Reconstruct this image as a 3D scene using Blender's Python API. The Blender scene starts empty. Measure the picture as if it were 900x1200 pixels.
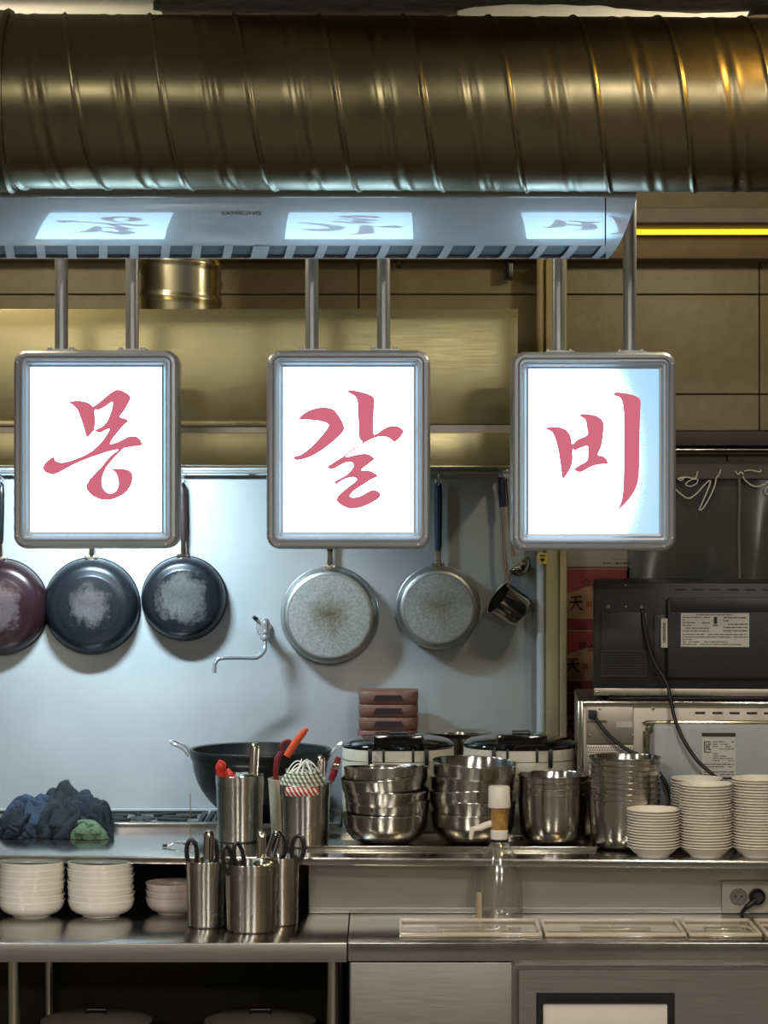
import bpy, bmesh, math, random
from mathutils import Vector, Matrix, noise
from mathutils.geometry import tessellate_polygon
random.seed(7)
SC = bpy.context.scene
COL = SC.collection
PI = math.pi

# ------------------------------------------------------------------ camera
F = 3000.0            # focal length in pixels of the 900 x 1200 frame
HY = 590.0            # row of the horizon
Z0 = 1.66             # eye height
cam = bpy.data.cameras.new('camera')
cam.sensor_fit = 'HORIZONTAL'; cam.sensor_width = 36.0
cam.lens = F / 900.0 * 36.0
cam.shift_y = -(600.0 - HY) / 900.0
cam.clip_start = 0.05; cam.clip_end = 60
cam_o = bpy.data.objects.new('camera', cam); COL.objects.link(cam_o)
cam_o.location = (0, 0, Z0); cam_o.rotation_euler = (PI / 2, 0, 0)
SC.camera = cam_o

# ------------------------------------------------------------------ world, exposure
w = bpy.data.worlds.new('world'); SC.world = w; w.use_nodes = True
w.node_tree.nodes['Background'].inputs[0].default_value = (1.0, 0.86, 0.66, 1)
w.node_tree.nodes['Background'].inputs[1].default_value = 0.03
SC.view_settings.view_transform = 'Standard'
SC.view_settings.look = 'None'
SC.view_settings.exposure = 0.0
SC.view_settings.gamma = 1.0
SC.view_settings.use_curve_mapping = False

# lamp strengths (each lamp and its light is built further down)
HOOD_W = 12.5          # cool tube inside the exhaust hood
DINE_W = 58.0         # warm ceiling lamps over the dining side
COOL_W = 17.0         # neutral ceiling tubes before the counter
KITCH_W = 9.0        # added warm bulbs, unseen behind the duct, brightening the kitchen
SPOT_W = 11.0          # orange ceiling spot by the duct

def P(px, py, d):
    return Vector(((px - 450.0) * d / F, d, Z0 - (py - HY) * d / F))
def S(n, d): return n * d / F
def X(px, d): return (px - 450.0) * d / F
def ZZ(py, d): return Z0 - (py - HY) * d / F

# ------------------------------------------------------------------ materials
MATS = {}
def new_mat(name):
    m = bpy.data.materials.new(name); m.use_nodes = True
    MATS[name] = m
    return m, m.node_tree.nodes, m.node_tree.links, m.node_tree.nodes['Principled BSDF']
def lin(c):
    return tuple(((v / 255.0) / 12.92 if v / 255.0 <= .04045 else ((v / 255.0 + .055) / 1.055) ** 2.4) for v in c) + (1.0,)
def tex_coord(N, L, scale=(1, 1, 1)):
    tc = N.new('ShaderNodeTexCoord'); mp = N.new('ShaderNodeMapping')
    mp.inputs['Scale'].default_value = scale
    L.new(tc.outputs['Object'], mp.inputs['Vector'])
    return mp.outputs['Vector']
def plain(name, col, rough=.5, metal=0.0, var=.12, nscale=18, bump=.0, spec=.5, coat=0, bscale=90):
    m, N, L, b = new_mat(name)
    c = lin(col)
    v = tex_coord(N, L)
    n = N.new('ShaderNodeTexNoise'); n.inputs['Scale'].default_value = nscale; n.inputs['Detail'].default_value = 5
    L.new(v, n.inputs['Vector'])
    r = N.new('ShaderNodeValToRGB')
    r.color_ramp.elements[0].position = .3; r.color_ramp.elements[1].position = .7
    r.color_ramp.elements[0].color = tuple(x * (1 - var) for x in c[:3]) + (1,)
    r.color_ramp.elements[1].color = tuple(min(1, x * (1 + var)) for x in c[:3]) + (1,)
    L.new(n.outputs['Fac'], r.inputs['Fac']); L.new(r.outputs['Color'], b.inputs['Base Color'])
    b.inputs['Roughness'].default_value = rough; b.inputs['Metallic'].default_value = metal
    b.inputs['Specular IOR Level'].default_value = spec
    b.inputs['Coat Weight'].default_value = coat
    b.inputs['Coat Roughness'].default_value = .025
    if bump:
        n2 = N.new('ShaderNodeTexNoise'); n2.inputs['Scale'].default_value = bscale; n2.inputs['Detail'].default_value = 6
        L.new(v, n2.inputs['Vector'])
        bp = N.new('ShaderNodeBump'); bp.inputs['Strength'].default_value = bump; bp.inputs['Distance'].default_value = .004
        L.new(n2.outputs['Fac'], bp.inputs['Height']); L.new(bp.outputs['Normal'], b.inputs['Normal'])
    return m
def steel(name, col, rough=.25, brush=(1, 1, 60), amount=.12, aniso=0.0, blotch=.1, bump=.02, radial=False, rot=0.0):
    """metal with brushed grain (stretched noise) and faint blotches"""
    m, N, L, b = new_mat(name)
    c = lin(col)
    v = tex_coord(N, L, brush)
    n = N.new('ShaderNodeTexNoise'); n.inputs['Scale'].default_value = 12; n.inputs['Detail'].default_value = 6
    L.new(v, n.inputs['Vector'])
    v2 = tex_coord(N, L)
    n2 = N.new('ShaderNodeTexNoise'); n2.inputs['Scale'].default_value = 5; n2.inputs['Detail'].default_value = 5
    L.new(v2, n2.inputs['Vector'])
    r = N.new('ShaderNodeValToRGB')
    r.color_ramp.elements[0].position = .3; r.color_ramp.elements[1].position = .75
    r.color_ramp.elements[0].color = tuple(x * (1 - blotch) for x in c[:3]) + (1,)
    r.color_ramp.elements[1].color = c
    L.new(n2.outputs['Fac'], r.inputs['Fac']); L.new(r.outputs['Color'], b.inputs['Base Color'])
    b.inputs['Metallic'].default_value = 1
    mr = N.new('ShaderNodeMapRange')
    mr.inputs['From Min'].default_value = .3; mr.inputs['From Max'].default_value = .7
    mr.inputs['To Min'].default_value = max(.02, rough - amount * .5); mr.inputs['To Max'].default_value = rough + amount * .5
    L.new(n.outputs['Fac'], mr.inputs['Value']); L.new(mr.outputs['Result'], b.inputs['Roughness'])
    if bump:
        bp = N.new('ShaderNodeBump'); bp.inputs['Strength'].default_value = bump; bp.inputs['Distance'].default_value = .002
        L.new(n.outputs['Fac'], bp.inputs['Height']); L.new(bp.outputs['Normal'], b.inputs['Normal'])
    if aniso:
        b.inputs['Anisotropic'].default_value = aniso
        b.inputs['Anisotropic Rotation'].default_value = rot
        t = N.new('ShaderNodeTangent'); t.direction_type = 'RADIAL'; t.axis = 'Z'
        L.new(t.outputs['Tangent'], b.inputs['Tangent'])
    return m
def emit(name, col, strength):
    m, N, L, b = new_mat(name)
    b.inputs['Base Color'].default_value = (.02, .02, .02, 1)
    b.inputs['Emission Color'].default_value = col if len(col) == 4 else tuple(col) + (1,)
    b.inputs['Emission Strength'].default_value = strength
    return m
def two_tone(name, c1, c2, scale, lo=.45, hi=.55, rough=.5, metal=0, bump=0, detail=6):
    m, N, L, b = new_mat(name)
    v = tex_coord(N, L)
    n = N.new('ShaderNodeTexNoise'); n.inputs['Scale'].default_value = scale; n.inputs['Detail'].default_value = detail
    n.inputs['Roughness'].default_value = .65
    L.new(v, n.inputs['Vector'])
    r = N.new('ShaderNodeValToRGB')
    r.color_ramp.elements[0].position = lo; r.color_ramp.elements[1].position = hi
    r.color_ramp.elements[0].color = lin(c1); r.color_ramp.elements[1].color = lin(c2)
    L.new(n.outputs['Fac'], r.inputs['Fac']); L.new(r.outputs['Color'], b.inputs['Base Color'])
    b.inputs['Roughness'].default_value = rough; b.inputs['Metallic'].default_value = metal
    if bump:
        bp = N.new('ShaderNodeBump'); bp.inputs['Strength'].default_value = bump; bp.inputs['Distance'].default_value = .004
        L.new(n.outputs['Fac'], bp.inputs['Height']); L.new(bp.outputs['Normal'], b.inputs['Normal'])
    return m
def worn_disc(name, base, worn, r_in, r_out, rough=.4, metal=.3, grime=None):
    """dark coated pan whose base is worn to bare metal around its own centre (object x,z plane)"""
    m, N, L, b = new_mat(name)
    tc = N.new('ShaderNodeTexCoord')
    sep = N.new('ShaderNodeSeparateXYZ'); L.new(tc.outputs['Object'], sep.inputs[0])
    cmb = N.new('ShaderNodeCombineXYZ'); L.new(sep.outputs['X'], cmb.inputs['X']); L.new(sep.outputs['Z'], cmb.inputs['Y'])
    ln = N.new('ShaderNodeVectorMath'); ln.operation = 'LENGTH'; L.new(cmb.outputs[0], ln.inputs[0])
    n = N.new('ShaderNodeTexNoise'); n.inputs['Scale'].default_value = 26; n.inputs['Detail'].default_value = 8
    n.inputs['Roughness'].default_value = .7
    L.new(tc.outputs['Object'], n.inputs['Vector'])
    ma = N.new('ShaderNodeMath'); ma.operation = 'MULTIPLY_ADD'
    L.new(n.outputs['Fac'], ma.inputs[0]); ma.inputs[1].default_value = .11; L.new(ln.outputs['Value'], ma.inputs[2])
    mr = N.new('ShaderNodeMapRange')
    mr.inputs['From Min'].default_value = r_in + .055; mr.inputs['From Max'].default_value = r_out + .055
    L.new(ma.outputs[0], mr.inputs['Value'])
    n3 = N.new('ShaderNodeTexNoise'); n3.inputs['Scale'].default_value = 14; n3.inputs['Detail'].default_value = 6
    L.new(tc.outputs['Object'], n3.inputs['Vector'])
    r3 = N.new('ShaderNodeValToRGB')
    r3.color_ramp.elements[0].position = .35; r3.color_ramp.elements[1].position = .65
    g = lin(grime if grime else tuple(int(x * .72) for x in worn))
    r3.color_ramp.elements[0].color = g; r3.color_ramp.elements[1].color = lin(worn)
    L.new(n3.outputs['Fac'], r3.inputs['Fac'])
    mx = N.new('ShaderNodeMix'); mx.data_type = 'RGBA'
    L.new(mr.outputs['Result'], mx.inputs['Factor'])
    L.new(r3.outputs['Color'], mx.inputs[6]); mx.inputs[7].default_value = lin(base)
    gn = N.new('ShaderNodeTexNoise'); gn.inputs['Scale'].default_value = 190; gn.inputs['Detail'].default_value = 4
    L.new(tc.outputs['Object'], gn.inputs['Vector'])
    gm = N.new('ShaderNodeMapRange'); gm.inputs['From Min'].default_value = .3; gm.inputs['From Max'].default_value = .7
    gm.inputs['To Min'].default_value = .72; gm.inputs['To Max'].default_value = 1.12
    L.new(gn.outputs['Fac'], gm.inputs['Value'])
    vm = N.new('ShaderNodeVectorMath'); vm.operation = 'SCALE'
    L.new(mx.outputs[2], vm.inputs[0]); L.new(gm.outputs['Result'], vm.inputs['Scale'])
    L.new(vm.outputs[0], b.inputs['Base Color'])
    b.inputs['Roughness'].default_value = rough; b.inputs['Metallic'].default_value = metal
    return m
def clear(name, tint, gloss=.12, rough=.05, haze=None, hf=.3):
    """thin clear plastic: see-through with a fresnel gloss"""
    m, N, L, b = new_mat(name)
    out = N['Material Output']
    t = N.new('ShaderNodeBsdfTransparent'); t.inputs[0].default_value = tint
    g = N.new('ShaderNodeBsdfGlossy'); g.inputs['Roughness'].default_value = rough
    g.inputs['Color'].default_value = (1, 1, 1, 1)
    fr = N.new('ShaderNodeLayerWeight'); fr.inputs['Blend'].default_value = .5
    pw = N.new('ShaderNodeMath'); pw.operation = 'POWER'; pw.inputs[1].default_value = 2.6
    L.new(fr.outputs['Facing'], pw.inputs[0])
    ad = N.new('ShaderNodeMath'); ad.operation = 'MULTIPLY_ADD'; ad.inputs[1].default_value = .85; ad.inputs[2].default_value = gloss; ad.use_clamp = True
    L.new(pw.outputs[0], ad.inputs[0])
    mx = N.new('ShaderNodeMixShader')
    L.new(ad.outputs[0], mx.inputs[0]); L.new(t.outputs[0], mx.inputs[1]); L.new(g.outputs[0], mx.inputs[2])
    if haze:
        df = N.new('ShaderNodeBsdfDiffuse'); df.inputs[0].default_value = lin(haze)
        m2 = N.new('ShaderNodeMixShader'); m2.inputs[0].default_value = hf
        L.new(mx.outputs[0], m2.inputs[1]); L.new(df.outputs[0], m2.inputs[2]); L.new(m2.outputs[0], out.inputs['Surface'])
    else:
        L.new(mx.outputs[0], out.inputs['Surface'])
    return m

M = {}
M['duct'] = steel('duct_steel', (124, 115, 86), .33, (1, 1, 1), .12, blotch=.12, bump=.03)
M['flue'] = steel('flue_steel', (176, 170, 146), .24, (1, 1, 1), .1)
M['hood'] = steel('hood_steel', (172, 161, 120), .36, (1, 1, 40), .12, blotch=.12)
M['splash'] = steel('backsplash_steel', (168, 172, 174), .52, (30, 1, 1), .12, blotch=.16)
M['splash'].node_tree.nodes['Principled BSDF'].inputs['Metallic'].default_value = .35
M['counter'] = steel('counter_steel', (174, 171, 164), .2, (1, 30, 1), .1, blotch=.15)
M['panel'] = steel('cabinet_steel', (158, 155, 148), .38, (1, 1, 50), .1, blotch=.1)
M['cup'] = steel('brushed_cup_steel', (184, 181, 175), .27, (1, 1, 1), .03, aniso=1.0, blotch=.1, bump=0, rot=.25)
M['bowl'] = steel('polished_bowl_steel', (196, 192, 186), .19, (1, 1, 1), .05, aniso=.7, blotch=.22, bump=0, rot=.25)
M['chrome'] = steel('chrome', (222, 222, 226), .1, (1, 1, 1), .02, bump=0)
M['chrome'].node_tree.nodes['Principled BSDF'].inputs['Metallic'].default_value = .75
M['alu'] = steel('sign_aluminium', (176, 180, 184), .42, (1, 1, 1), .01, bump=0)
M['alu'].node_tree.nodes['Principled BSDF'].inputs['Metallic'].default_value = .55
M['pole'] = steel('pole_steel', (164, 166, 166), .36, (1, 1, 1), .01, bump=0)
M['pole'].node_tree.nodes['Principled BSDF'].inputs['Metallic'].default_value = .6
M['pan_alu'] = steel('pan_aluminium', (190, 190, 186), .42, (1, 1, 1), .1, blotch=.25)
M['sheet'] = steel('galvanised_sheet', (168, 158, 144), .4, (1, 1, 1), .16, blotch=.2)
M['utensil'] = steel('utensil_steel', (200, 194, 180), .14, (1, 1, 1), .06)
M['tile'] = plain('beige_stone_tile', (128, 116, 88), .42, var=.1, nscale=30, bump=.12, bscale=120)
M['grout'] = plain('dark_grout', (52, 46, 36), .9)
M['plaster'] = plain('warm_plaster', (128, 122, 110), .8, var=.08)
M['beam'] = plain('grey_beam_paint', (88, 82, 70), .6)
M['brownbeam'] = plain('brown_soffit_paint', (92, 78, 50), .55, var=.15)
M['ceil'] = plain('white_ceiling_paint', (205, 203, 196), .85, var=.06)
M['foam'] = plain('dark_sprayed_insulation', (84, 76, 68), .95, var=.35, nscale=26, bump=1.0, bscale=50)
M['floor'] = two_tone('floor_tile_grey', (70, 64, 58), (86, 80, 72), 3, rough=.5)
M['acwhite'] = plain('glossy_white_plastic', (196, 198, 202), .35, var=.02, spec=.4, coat=.8)
M['acgap'] = plain('vent_dark', (66, 74, 78), .6)
M['ink'] = plain('dark_print', (48, 46, 44), .7, var=.02)
M['black'] = plain('black_plastic', (20, 20, 22), .32, var=.1)
M['blackgloss'] = plain('glossy_black_plastic', (10, 11, 13), .08, var=.05, coat=.5)
M['blackmetal'] = plain('black_painted_metal', (21, 23, 27), .42, var=.1, bump=.05)
M['blackrubber'] = plain('black_rubber', (16, 16, 17), .5)
M['white'] = plain('white_ceramic', (230, 226, 216), .18, var=.03, coat=.4)
M['plate'] = plain('white_melamine', (226, 221, 209), .3, var=.05)
M['pinkbowl'] = plain('pinkish_ceramic', (190, 176, 168), .3, var=.03, coat=.2)
M['cooker'] = plain('cream_white_plastic', (196, 188, 166), .35, var=.04)
M['cookerline'] = plain('seam_grey', (120, 114, 98), .5)
M['navy'] = plain('navy_cloth', (20, 29, 43), .92, var=.3, nscale=25, bump=.5, bscale=260)
M['blue'] = plain('washed_blue_cloth', (38, 52, 70), .92, var=.25, nscale=25, bump=.5, bscale=260)
M['charcoal'] = plain('charcoal_cloth', (25, 32, 38), .92, var=.3, nscale=25, bump=.5, bscale=260)
M['green'] = plain('pale_green_cloth', (82, 106, 80), .9, var=.15, bump=.4, bscale=260)
M['iron'] = plain('wok_iron', (44, 45, 44), .34, metal=.55, var=.2)
M['grate'] = plain('cast_iron', (30, 29, 28), .6, metal=.3, var=.2)
M['redgrip'] = plain('red_plastic', (196, 52, 34), .3, var=.08)
M['darkred'] = plain('dark_red_plastic', (124, 26, 34), .35)
M['orange'] = plain('orange_red_plastic', (214, 84, 48), .3)
M['bluegrip'] = plain('blue_rubber_grip', (30, 40, 68), .55)
M['wood'] = plain('dark_wood_handle', (44, 24, 22), .5, var=.3)
M['tray'] = plain('brown_lacquer_tray', (112, 78, 64), .5, var=.25, nscale=40)
M['trayslot'] = plain('dark_brown_slot', (34, 18, 14), .7)
M['beigeplastic'] = plain('beige_plastic', (186, 174, 146), .45)
M['carton'] = plain('red_carton', (122, 44, 50), .75, var=.12)
M['cartontan'] = plain('tan_carton_print', (146, 112, 88), .75, var=.1)
M['cartonedge'] = plain('carton_edge', (142, 104, 84), .8)
M['cartonwhite'] = plain('white_carton', (150, 144, 130), .8)
M['brownink'] = plain('brown_print', (52, 34, 30), .8)
M['jamb'] = plain('cream_painted_jamb', (150, 138, 100), .5, var=.06)
M['pvc'] = plain('pale_pvc_pipe', (176, 182, 184), .4, var=.05)
M['yellow'] = plain('yellow_sticker', (208, 178, 40), .6, var=.03)
M['paper'] = plain('label_paper', (196, 192, 182), .7, var=.04)
M['outlet'] = plain('outlet_plastic', (166, 160, 148), .4, var=.03)
M['outletdark'] = plain('outlet_recess', (112, 106, 98), .5)
M['handlebeige'] = plain('beige_door_inner', (206, 199, 188), .5, var=.03)
M['dark'] = plain('dark_store_wall_and_shade', (48, 48, 46), .8)
M['bluepan'] = worn_disc('black_pan_worn_grey', (30, 33, 38), (108, 101, 105), .030, .052, .3, .35, (80, 72, 74))
M['bigpan'] = worn_disc('black_pan_large_worn', (28, 31, 36), (110, 110, 107), .042, .064, .3, .35, (84, 84, 80))
M['redpan'] = worn_disc('maroon_pan_worn', (46, 25, 29), (112, 98, 98), .04, .06, .28, .35, (90, 76, 78))
M['panbase'] = worn_disc('pan_base_stained', (164, 164, 160), (120, 108, 84), .0, .06, .55, .6, (92, 80, 58))
M['panbase2'] = worn_disc('pan_base_clean', (164, 166, 164), (142, 138, 124), .0, .05, .55, .6, (128, 122, 104))
M['clear'] = clear('clear_bottle', (.93, .93, .91, 1), .14, .13, (200, 196, 186), .07)
M['lid'] = clear('clear_pan_lid', (.9, .88, .82, 1), .16, .08, (206, 200, 186), .16)
M['lidrim'] = clear('whitened_lid_rim', (.9, .88, .82, 1), .2, .1, (226, 220, 204), .45)  # rim colour whitened to stand in for bright specular edges
M['film'] = clear('smoky_clear_film', (.5, .54, .56, 1), .07, .2, (112, 116, 116), .4)
M['glintstrand'] = plain('pale_glint_and_strand', (242, 240, 230), .25, coat=.3)  # pale colour painted for the curtain glints, shared with the loose cord strands
M['amber'] = two_tone('amber_pump_barrel', (126, 84, 34), (176, 142, 86), 30, .35, .65, .25)
M['pumpwhite'] = plain('white_pump_plastic', (222, 216, 206), .4, var=.02)
M['ledyellow'] = emit('yellow_led_tube', (1.0, .62, .02), 1.6)
M['tubelamp'] = emit('cool_tube', (.72, .88, 1.0), 8.0)
M['lampwarm'] = emit('warm_lamp_disc', (1.0, .76, .45), 6.0)
M['lampneutral'] = emit('neutral_lamp_tube', (1.0, .92, .86), 6.0)
M['lamporange'] = emit('orange_lamp_disc', (1.0, .55, .12), 3.0)
M['letter'] = emit('lit_red_film', lin((203, 96, 118)), 1.0)
def sign_face(name, centre, r0, r1, dim):
    """back-lit acrylic: an overexposed cool white panel; with dim=True its tubes leave the right edge weaker"""
    m, N, L, b = new_mat(name)
    b.inputs['Base Color'].default_value = (.6, .6, .6, 1); b.inputs['Roughness'].default_value = .4
    if not dim:
        b.inputs['Emission Color'].default_value = (.42, .74, 1, 1); b.inputs['Emission Strength'].default_value = 8.5
        return m
    tc = N.new('ShaderNodeTexCoord')
    sb = N.new('ShaderNodeVectorMath'); sb.operation = 'SUBTRACT'; sb.inputs[1].default_value = centre
    L.new(tc.outputs['Object'], sb.inputs[0])
    sc_ = N.new('ShaderNodeVectorMath'); sc_.operation = 'MULTIPLY'; sc_.inputs[1].default_value = (1, 0, .62)
    L.new(sb.outputs[0], sc_.inputs[0])
    ln = N.new('ShaderNodeVectorMath'); ln.operation = 'LENGTH'; L.new(sc_.outputs[0], ln.inputs[0])
    n = N.new('ShaderNodeTexNoise'); n.inputs['Scale'].default_value = 460; n.inputs['Detail'].default_value = 2
    L.new(tc.outputs['Object'], n.inputs['Vector'])
    ma = N.new('ShaderNodeMath'); ma.operation = 'MULTIPLY_ADD'; ma.inputs[1].default_value = .06
    L.new(n.outputs['Fac'], ma.inputs[0]); L.new(ln.outputs['Value'], ma.inputs[2])
    mr = N.new('ShaderNodeMapRange'); mr.inputs['From Min'].default_value = r0; mr.inputs['From Max'].default_value = r1
    L.new(ma.outputs[0], mr.inputs['Value'])
    r = N.new('ShaderNodeValToRGB')
    r.color_ramp.elements[1].position = .75; r.color_ramp.elements[0].color = (.42, .74, 1, 1); r.color_ramp.elements[1].color = (.17, .56, .96, 1)
    L.new(mr.outputs['Result'], r.inputs['Fac'])
    st = N.new('ShaderNodeMapRange'); st.inputs['From Min'].default_value = 0; st.inputs['From Max'].default_value = .5
    st.inputs['To Min'].default_value = 8.5; st.inputs['To Max'].default_value = .86
    st.interpolation_type = 'SMOOTHERSTEP'
    L.new(mr.outputs['Result'], st.inputs['Value'])
    L.new(r.outputs['Color'], b.inputs['Emission Color']); L.new(st.outputs['Result'], b.inputs['Emission Strength'])
    return m
def striped(name, c1, c2, scale):
    m, N, L, b = new_mat(name)
    tc = N.new('ShaderNodeTexCoord'); mp = N.new('ShaderNodeMapping')
    mp.inputs['Rotation'].default_value = (0, .55, 0)
    L.new(tc.outputs['Object'], mp.inputs['Vector'])
    wv = N.new('ShaderNodeTexWave'); wv.bands_direction = 'X'; wv.inputs['Scale'].default_value = scale
    wv.inputs['Distortion'].default_value = .6
    L.new(mp.outputs[0], wv.inputs['Vector'])
    r = N.new('ShaderNodeValToRGB'); r.color_ramp.elements[0].position = .42; r.color_ramp.elements[1].position = .58
    r.color_ramp.elements[0].color = lin(c1); r.color_ramp.elements[1].color = lin(c2)
    L.new(wv.outputs['Fac'], r.inputs['Fac']); L.new(r.outputs['Color'], b.inputs['Base Color'])
    b.inputs['Roughness'].default_value = .6
    return m
M['redstripe'] = striped('red_white_stripe', (176, 24, 34), (214, 206, 190), 38)
M['greenstripe'] = striped('green_white_stripe', (92, 104, 82), (206, 202, 178), 38)

# ------------------------------------------------------------------ mesh helpers
class MB:
    def __init__(s): s.v = []; s.f = []
    def add(s, vs, fs, mat=None):
        o = len(s.v)
        for v in vs:
            v = Vector(v)
            s.v.append(mat @ v if mat is not None else v)
        s.f += [tuple(i + o for i in f) for f in fs]
        return s
    def box(s, c, d, mat=None):
        x, y, z = c; a, b_, e = d[0] / 2, d[1] / 2, d[2] / 2
        vs = [(x + i * a, y + j * b_, z + k * e) for i in (-1, 1) for j in (-1, 1) for k in (-1, 1)]
        return s.add(vs, [(0, 1, 3, 2), (4, 6, 7, 5), (0, 4, 5, 1), (2, 3, 7, 6), (0, 2, 6, 4), (1, 5, 7, 3)], mat)
    def span(s, x0, x1, y0, y1, z0, z1, mat=None):
        return s.box(((x0 + x1) / 2, (y0 + y1) / 2, (z0 + z1) / 2), (abs(x1 - x0), abs(y1 - y0), abs(z1 - z0)), mat)
    def lathe(s, prof, n=40, mat=None, sx=1, sy=1, sq=2.0, close=False):
        """revolve (r,z) round z; sq>2 makes a rounded-square plan"""
        vs = []; fs = []; ring = []
        for r, z in prof:
            if r < 1e-6:
                ring.append([len(vs)]); vs.append((0, 0, z))
            else:
                ids = []
                for k in range(n):
                    a = 2 * PI * k / n; c, q = math.cos(a), math.sin(a)
                    if sq != 2.0:
                        e = 2.0 / sq
                        c = math.copysign(abs(c) ** e, c); q = math.copysign(abs(q) ** e, q)
                    ids.append(len(vs)); vs.append((r * c * sx, r * q * sy, z))
                ring.append(ids)
        prs = list(zip(ring[:-1], ring[1:]))
        if close: prs.append((ring[-1], ring[0]))
        for A, B in prs:
            if len(A) == 1 and len(B) == 1: continue
            for k in range(n):
                k2 = (k + 1) % n
                if len(A) == 1: fs.append((A[0], B[k2], B[k]))
                elif len(B) == 1: fs.append((A[k], A[k2], B[0]))
                else: fs.append((A[k], A[k2], B[k2], B[k]))
        return s.add(vs, fs, mat)
    def tube(s, pts, r, n=10, closed=False, mat=None, flat=1.0, up=None):
        pts = [Vector(p) for p in pts]; m = len(pts)
        rs = r if isinstance(r, (list, tuple)) else [r] * m
        vs = []; fs = []; prev = None
        for i, p in enumerate(pts):
            if closed: t = pts[(i + 1) % m] - pts[i - 1]
            else: t = pts[min(i + 1, m - 1)] - pts[max(i - 1, 0)]
            t.normalize()
            if prev is None:
                u = Vector(up) if up is not None else (Vector((0, 0, 1)) if abs(t.z) < .9 else Vector((1, 0, 0)))
            else: u = prev
            u = (u - t * u.dot(t)).normalized(); prev = u
            w_ = t.cross(u)
            for k in range(n):
                a = 2 * PI * k / n
                vs.append(p + u * (rs[i] * math.cos(a)) + w_ * (rs[i] * flat * math.sin(a)))
        for i in range(m if closed else m - 1):
            j = (i + 1) % m
            for k in range(n):
                k2 = (k + 1) % n
                fs.append((i * n + k, i * n + k2, j * n + k2, j * n + k))
        if not closed:
            fs.append(tuple(range(n))[::-1]); fs.append(tuple((m - 1) * n + k for k in range(n)))
        return s.add(vs, fs, mat)
    def grid(s, nu, nv, fn, wrap=False, mat=None):
        vs = [fn(i / (nu - 1), j / (nv if wrap else nv - 1)) for i in range(nu) for j in range(nv)]
        fs = []
        for i in range(nu - 1):
            for j in range(nv if wrap else nv - 1):
                j2 = (j + 1) % nv
                fs.append((i * nv + j, (i + 1) * nv + j, (i + 1) * nv + j2, i * nv + j2))
        return s.add(vs, fs, mat)
    def poly(s, loops, y0, y1):
        """flat shape in the x,z plane (first loop outer, others holes) between depths y0 (front) and y1"""
        L3 = [[Vector((p[0], p[1], 0)) for p in lp] for lp in loops]
        flat = [p for lp in L3 for p in lp]
        tri = tessellate_polygon(L3); n = len(flat)
        vs = [(p.x, y0, p.y) for p in flat] + [(p.x, y1, p.y) for p in flat]
        fs = [tuple(t) for t in tri] + [tuple(i + n for i in t[::-1]) for t in tri]
        o = 0
        for lp in L3:
            k = len(lp)
            for i in range(k):
                j = (i + 1) % k
                fs.append((o + i, o + j, o + j + n, o + i + n))
            o += k
        return s.add(vs, fs)
    def mesh(s, name, bevel=0, segs=2, angle=35, merge=False):
        me = bpy.data.meshes.new(name)
        me.from_pydata([tuple(v) for v in s.v], [], s.f)
        bm = bmesh.new(); bm.from_mesh(me)
        if merge: bmesh.ops.remove_doubles(bm, verts=bm.verts, dist=1e-6)
        bmesh.ops.recalc_face_normals(bm, faces=bm.faces)
        if bevel:
            es = [e for e in bm.edges if len(e.link_faces) == 2 and e.calc_face_angle(0) > .6]
            bmesh.ops.bevel(bm, geom=es, offset=bevel, segments=segs, profile=.6, affect='EDGES', clamp_overlap=True)
        bm.to_mesh(me); bm.free()
        me.polygons.foreach_set('use_smooth', [True] * len(me.polygons))
        me.set_sharp_from_angle(angle=math.radians(angle))
        me.update()
        return me
    def build(s, name, mat, parent=None, loc=(0, 0, 0), rot=(0, 0, 0), **kw):
        me = s.mesh(name, **kw); me.materials.append(mat)
        return mobj(name, me, parent, loc, rot)
def mobj(name, me, parent=None, loc=(0, 0, 0), rot=(0, 0, 0)):
    o = bpy.data.objects.new(name, me); COL.objects.link(o)
    o.location = loc; o.rotation_euler = rot
    if parent is not None: o.parent = parent
    return o
def tag(o, label=None, cat=None, group=None, kind=None):
    if label: o['label'] = label
    if cat: o['category'] = cat
    if group: o['group'] = group
    if kind: o['kind'] = kind
    return o
def thing(name, label, cat, loc=(0, 0, 0), rot=(0, 0, 0), group=None):
    o = bpy.data.objects.new(name, None); COL.objects.link(o)
    o.empty_display_size = .03
    o.location = loc; o.rotation_euler = rot
    return tag(o, label, cat, group)
def struct(o): o['kind'] = 'structure'; return o
def copy_tree(o, parent=None):
    c = o.copy(); COL.objects.link(c); c.parent = parent
    for ch in list(o.children): copy_tree(ch, c)
    return c
def smooth_loop(pts, k=4):
    out = []; n = len(pts)
    for i in range(n):
        p0, p1, p2, p3 = [Vector(pts[(i + j) % n]) for j in (-1, 0, 1, 2)]
        for q in range(k):
            t = q / k
            out.append(.5 * ((2 * p1) + (p2 - p0) * t + (2 * p0 - 5 * p1 + 4 * p2 - p3) * t * t + (3 * p1 - p0 - 3 * p2 + p3) * t ** 3))
    return out
def spline(pts, k=6):
    out = []; n = len(pts); pts = [Vector(p) for p in pts]
    for i in range(n - 1):
        p0 = pts[max(i - 1, 0)]; p1 = pts[i]; p2 = pts[i + 1]; p3 = pts[min(i + 2, n - 1)]
        for q in range(k):
            t = q / k
            out.append(.5 * ((2 * p1) + (p2 - p0) * t + (2 * p0 - 5 * p1 + 4 * p2 - p3) * t * t + (3 * p1 - p0 - 3 * p2 + p3) * t ** 3))
    out.append(pts[-1]); return out
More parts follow.
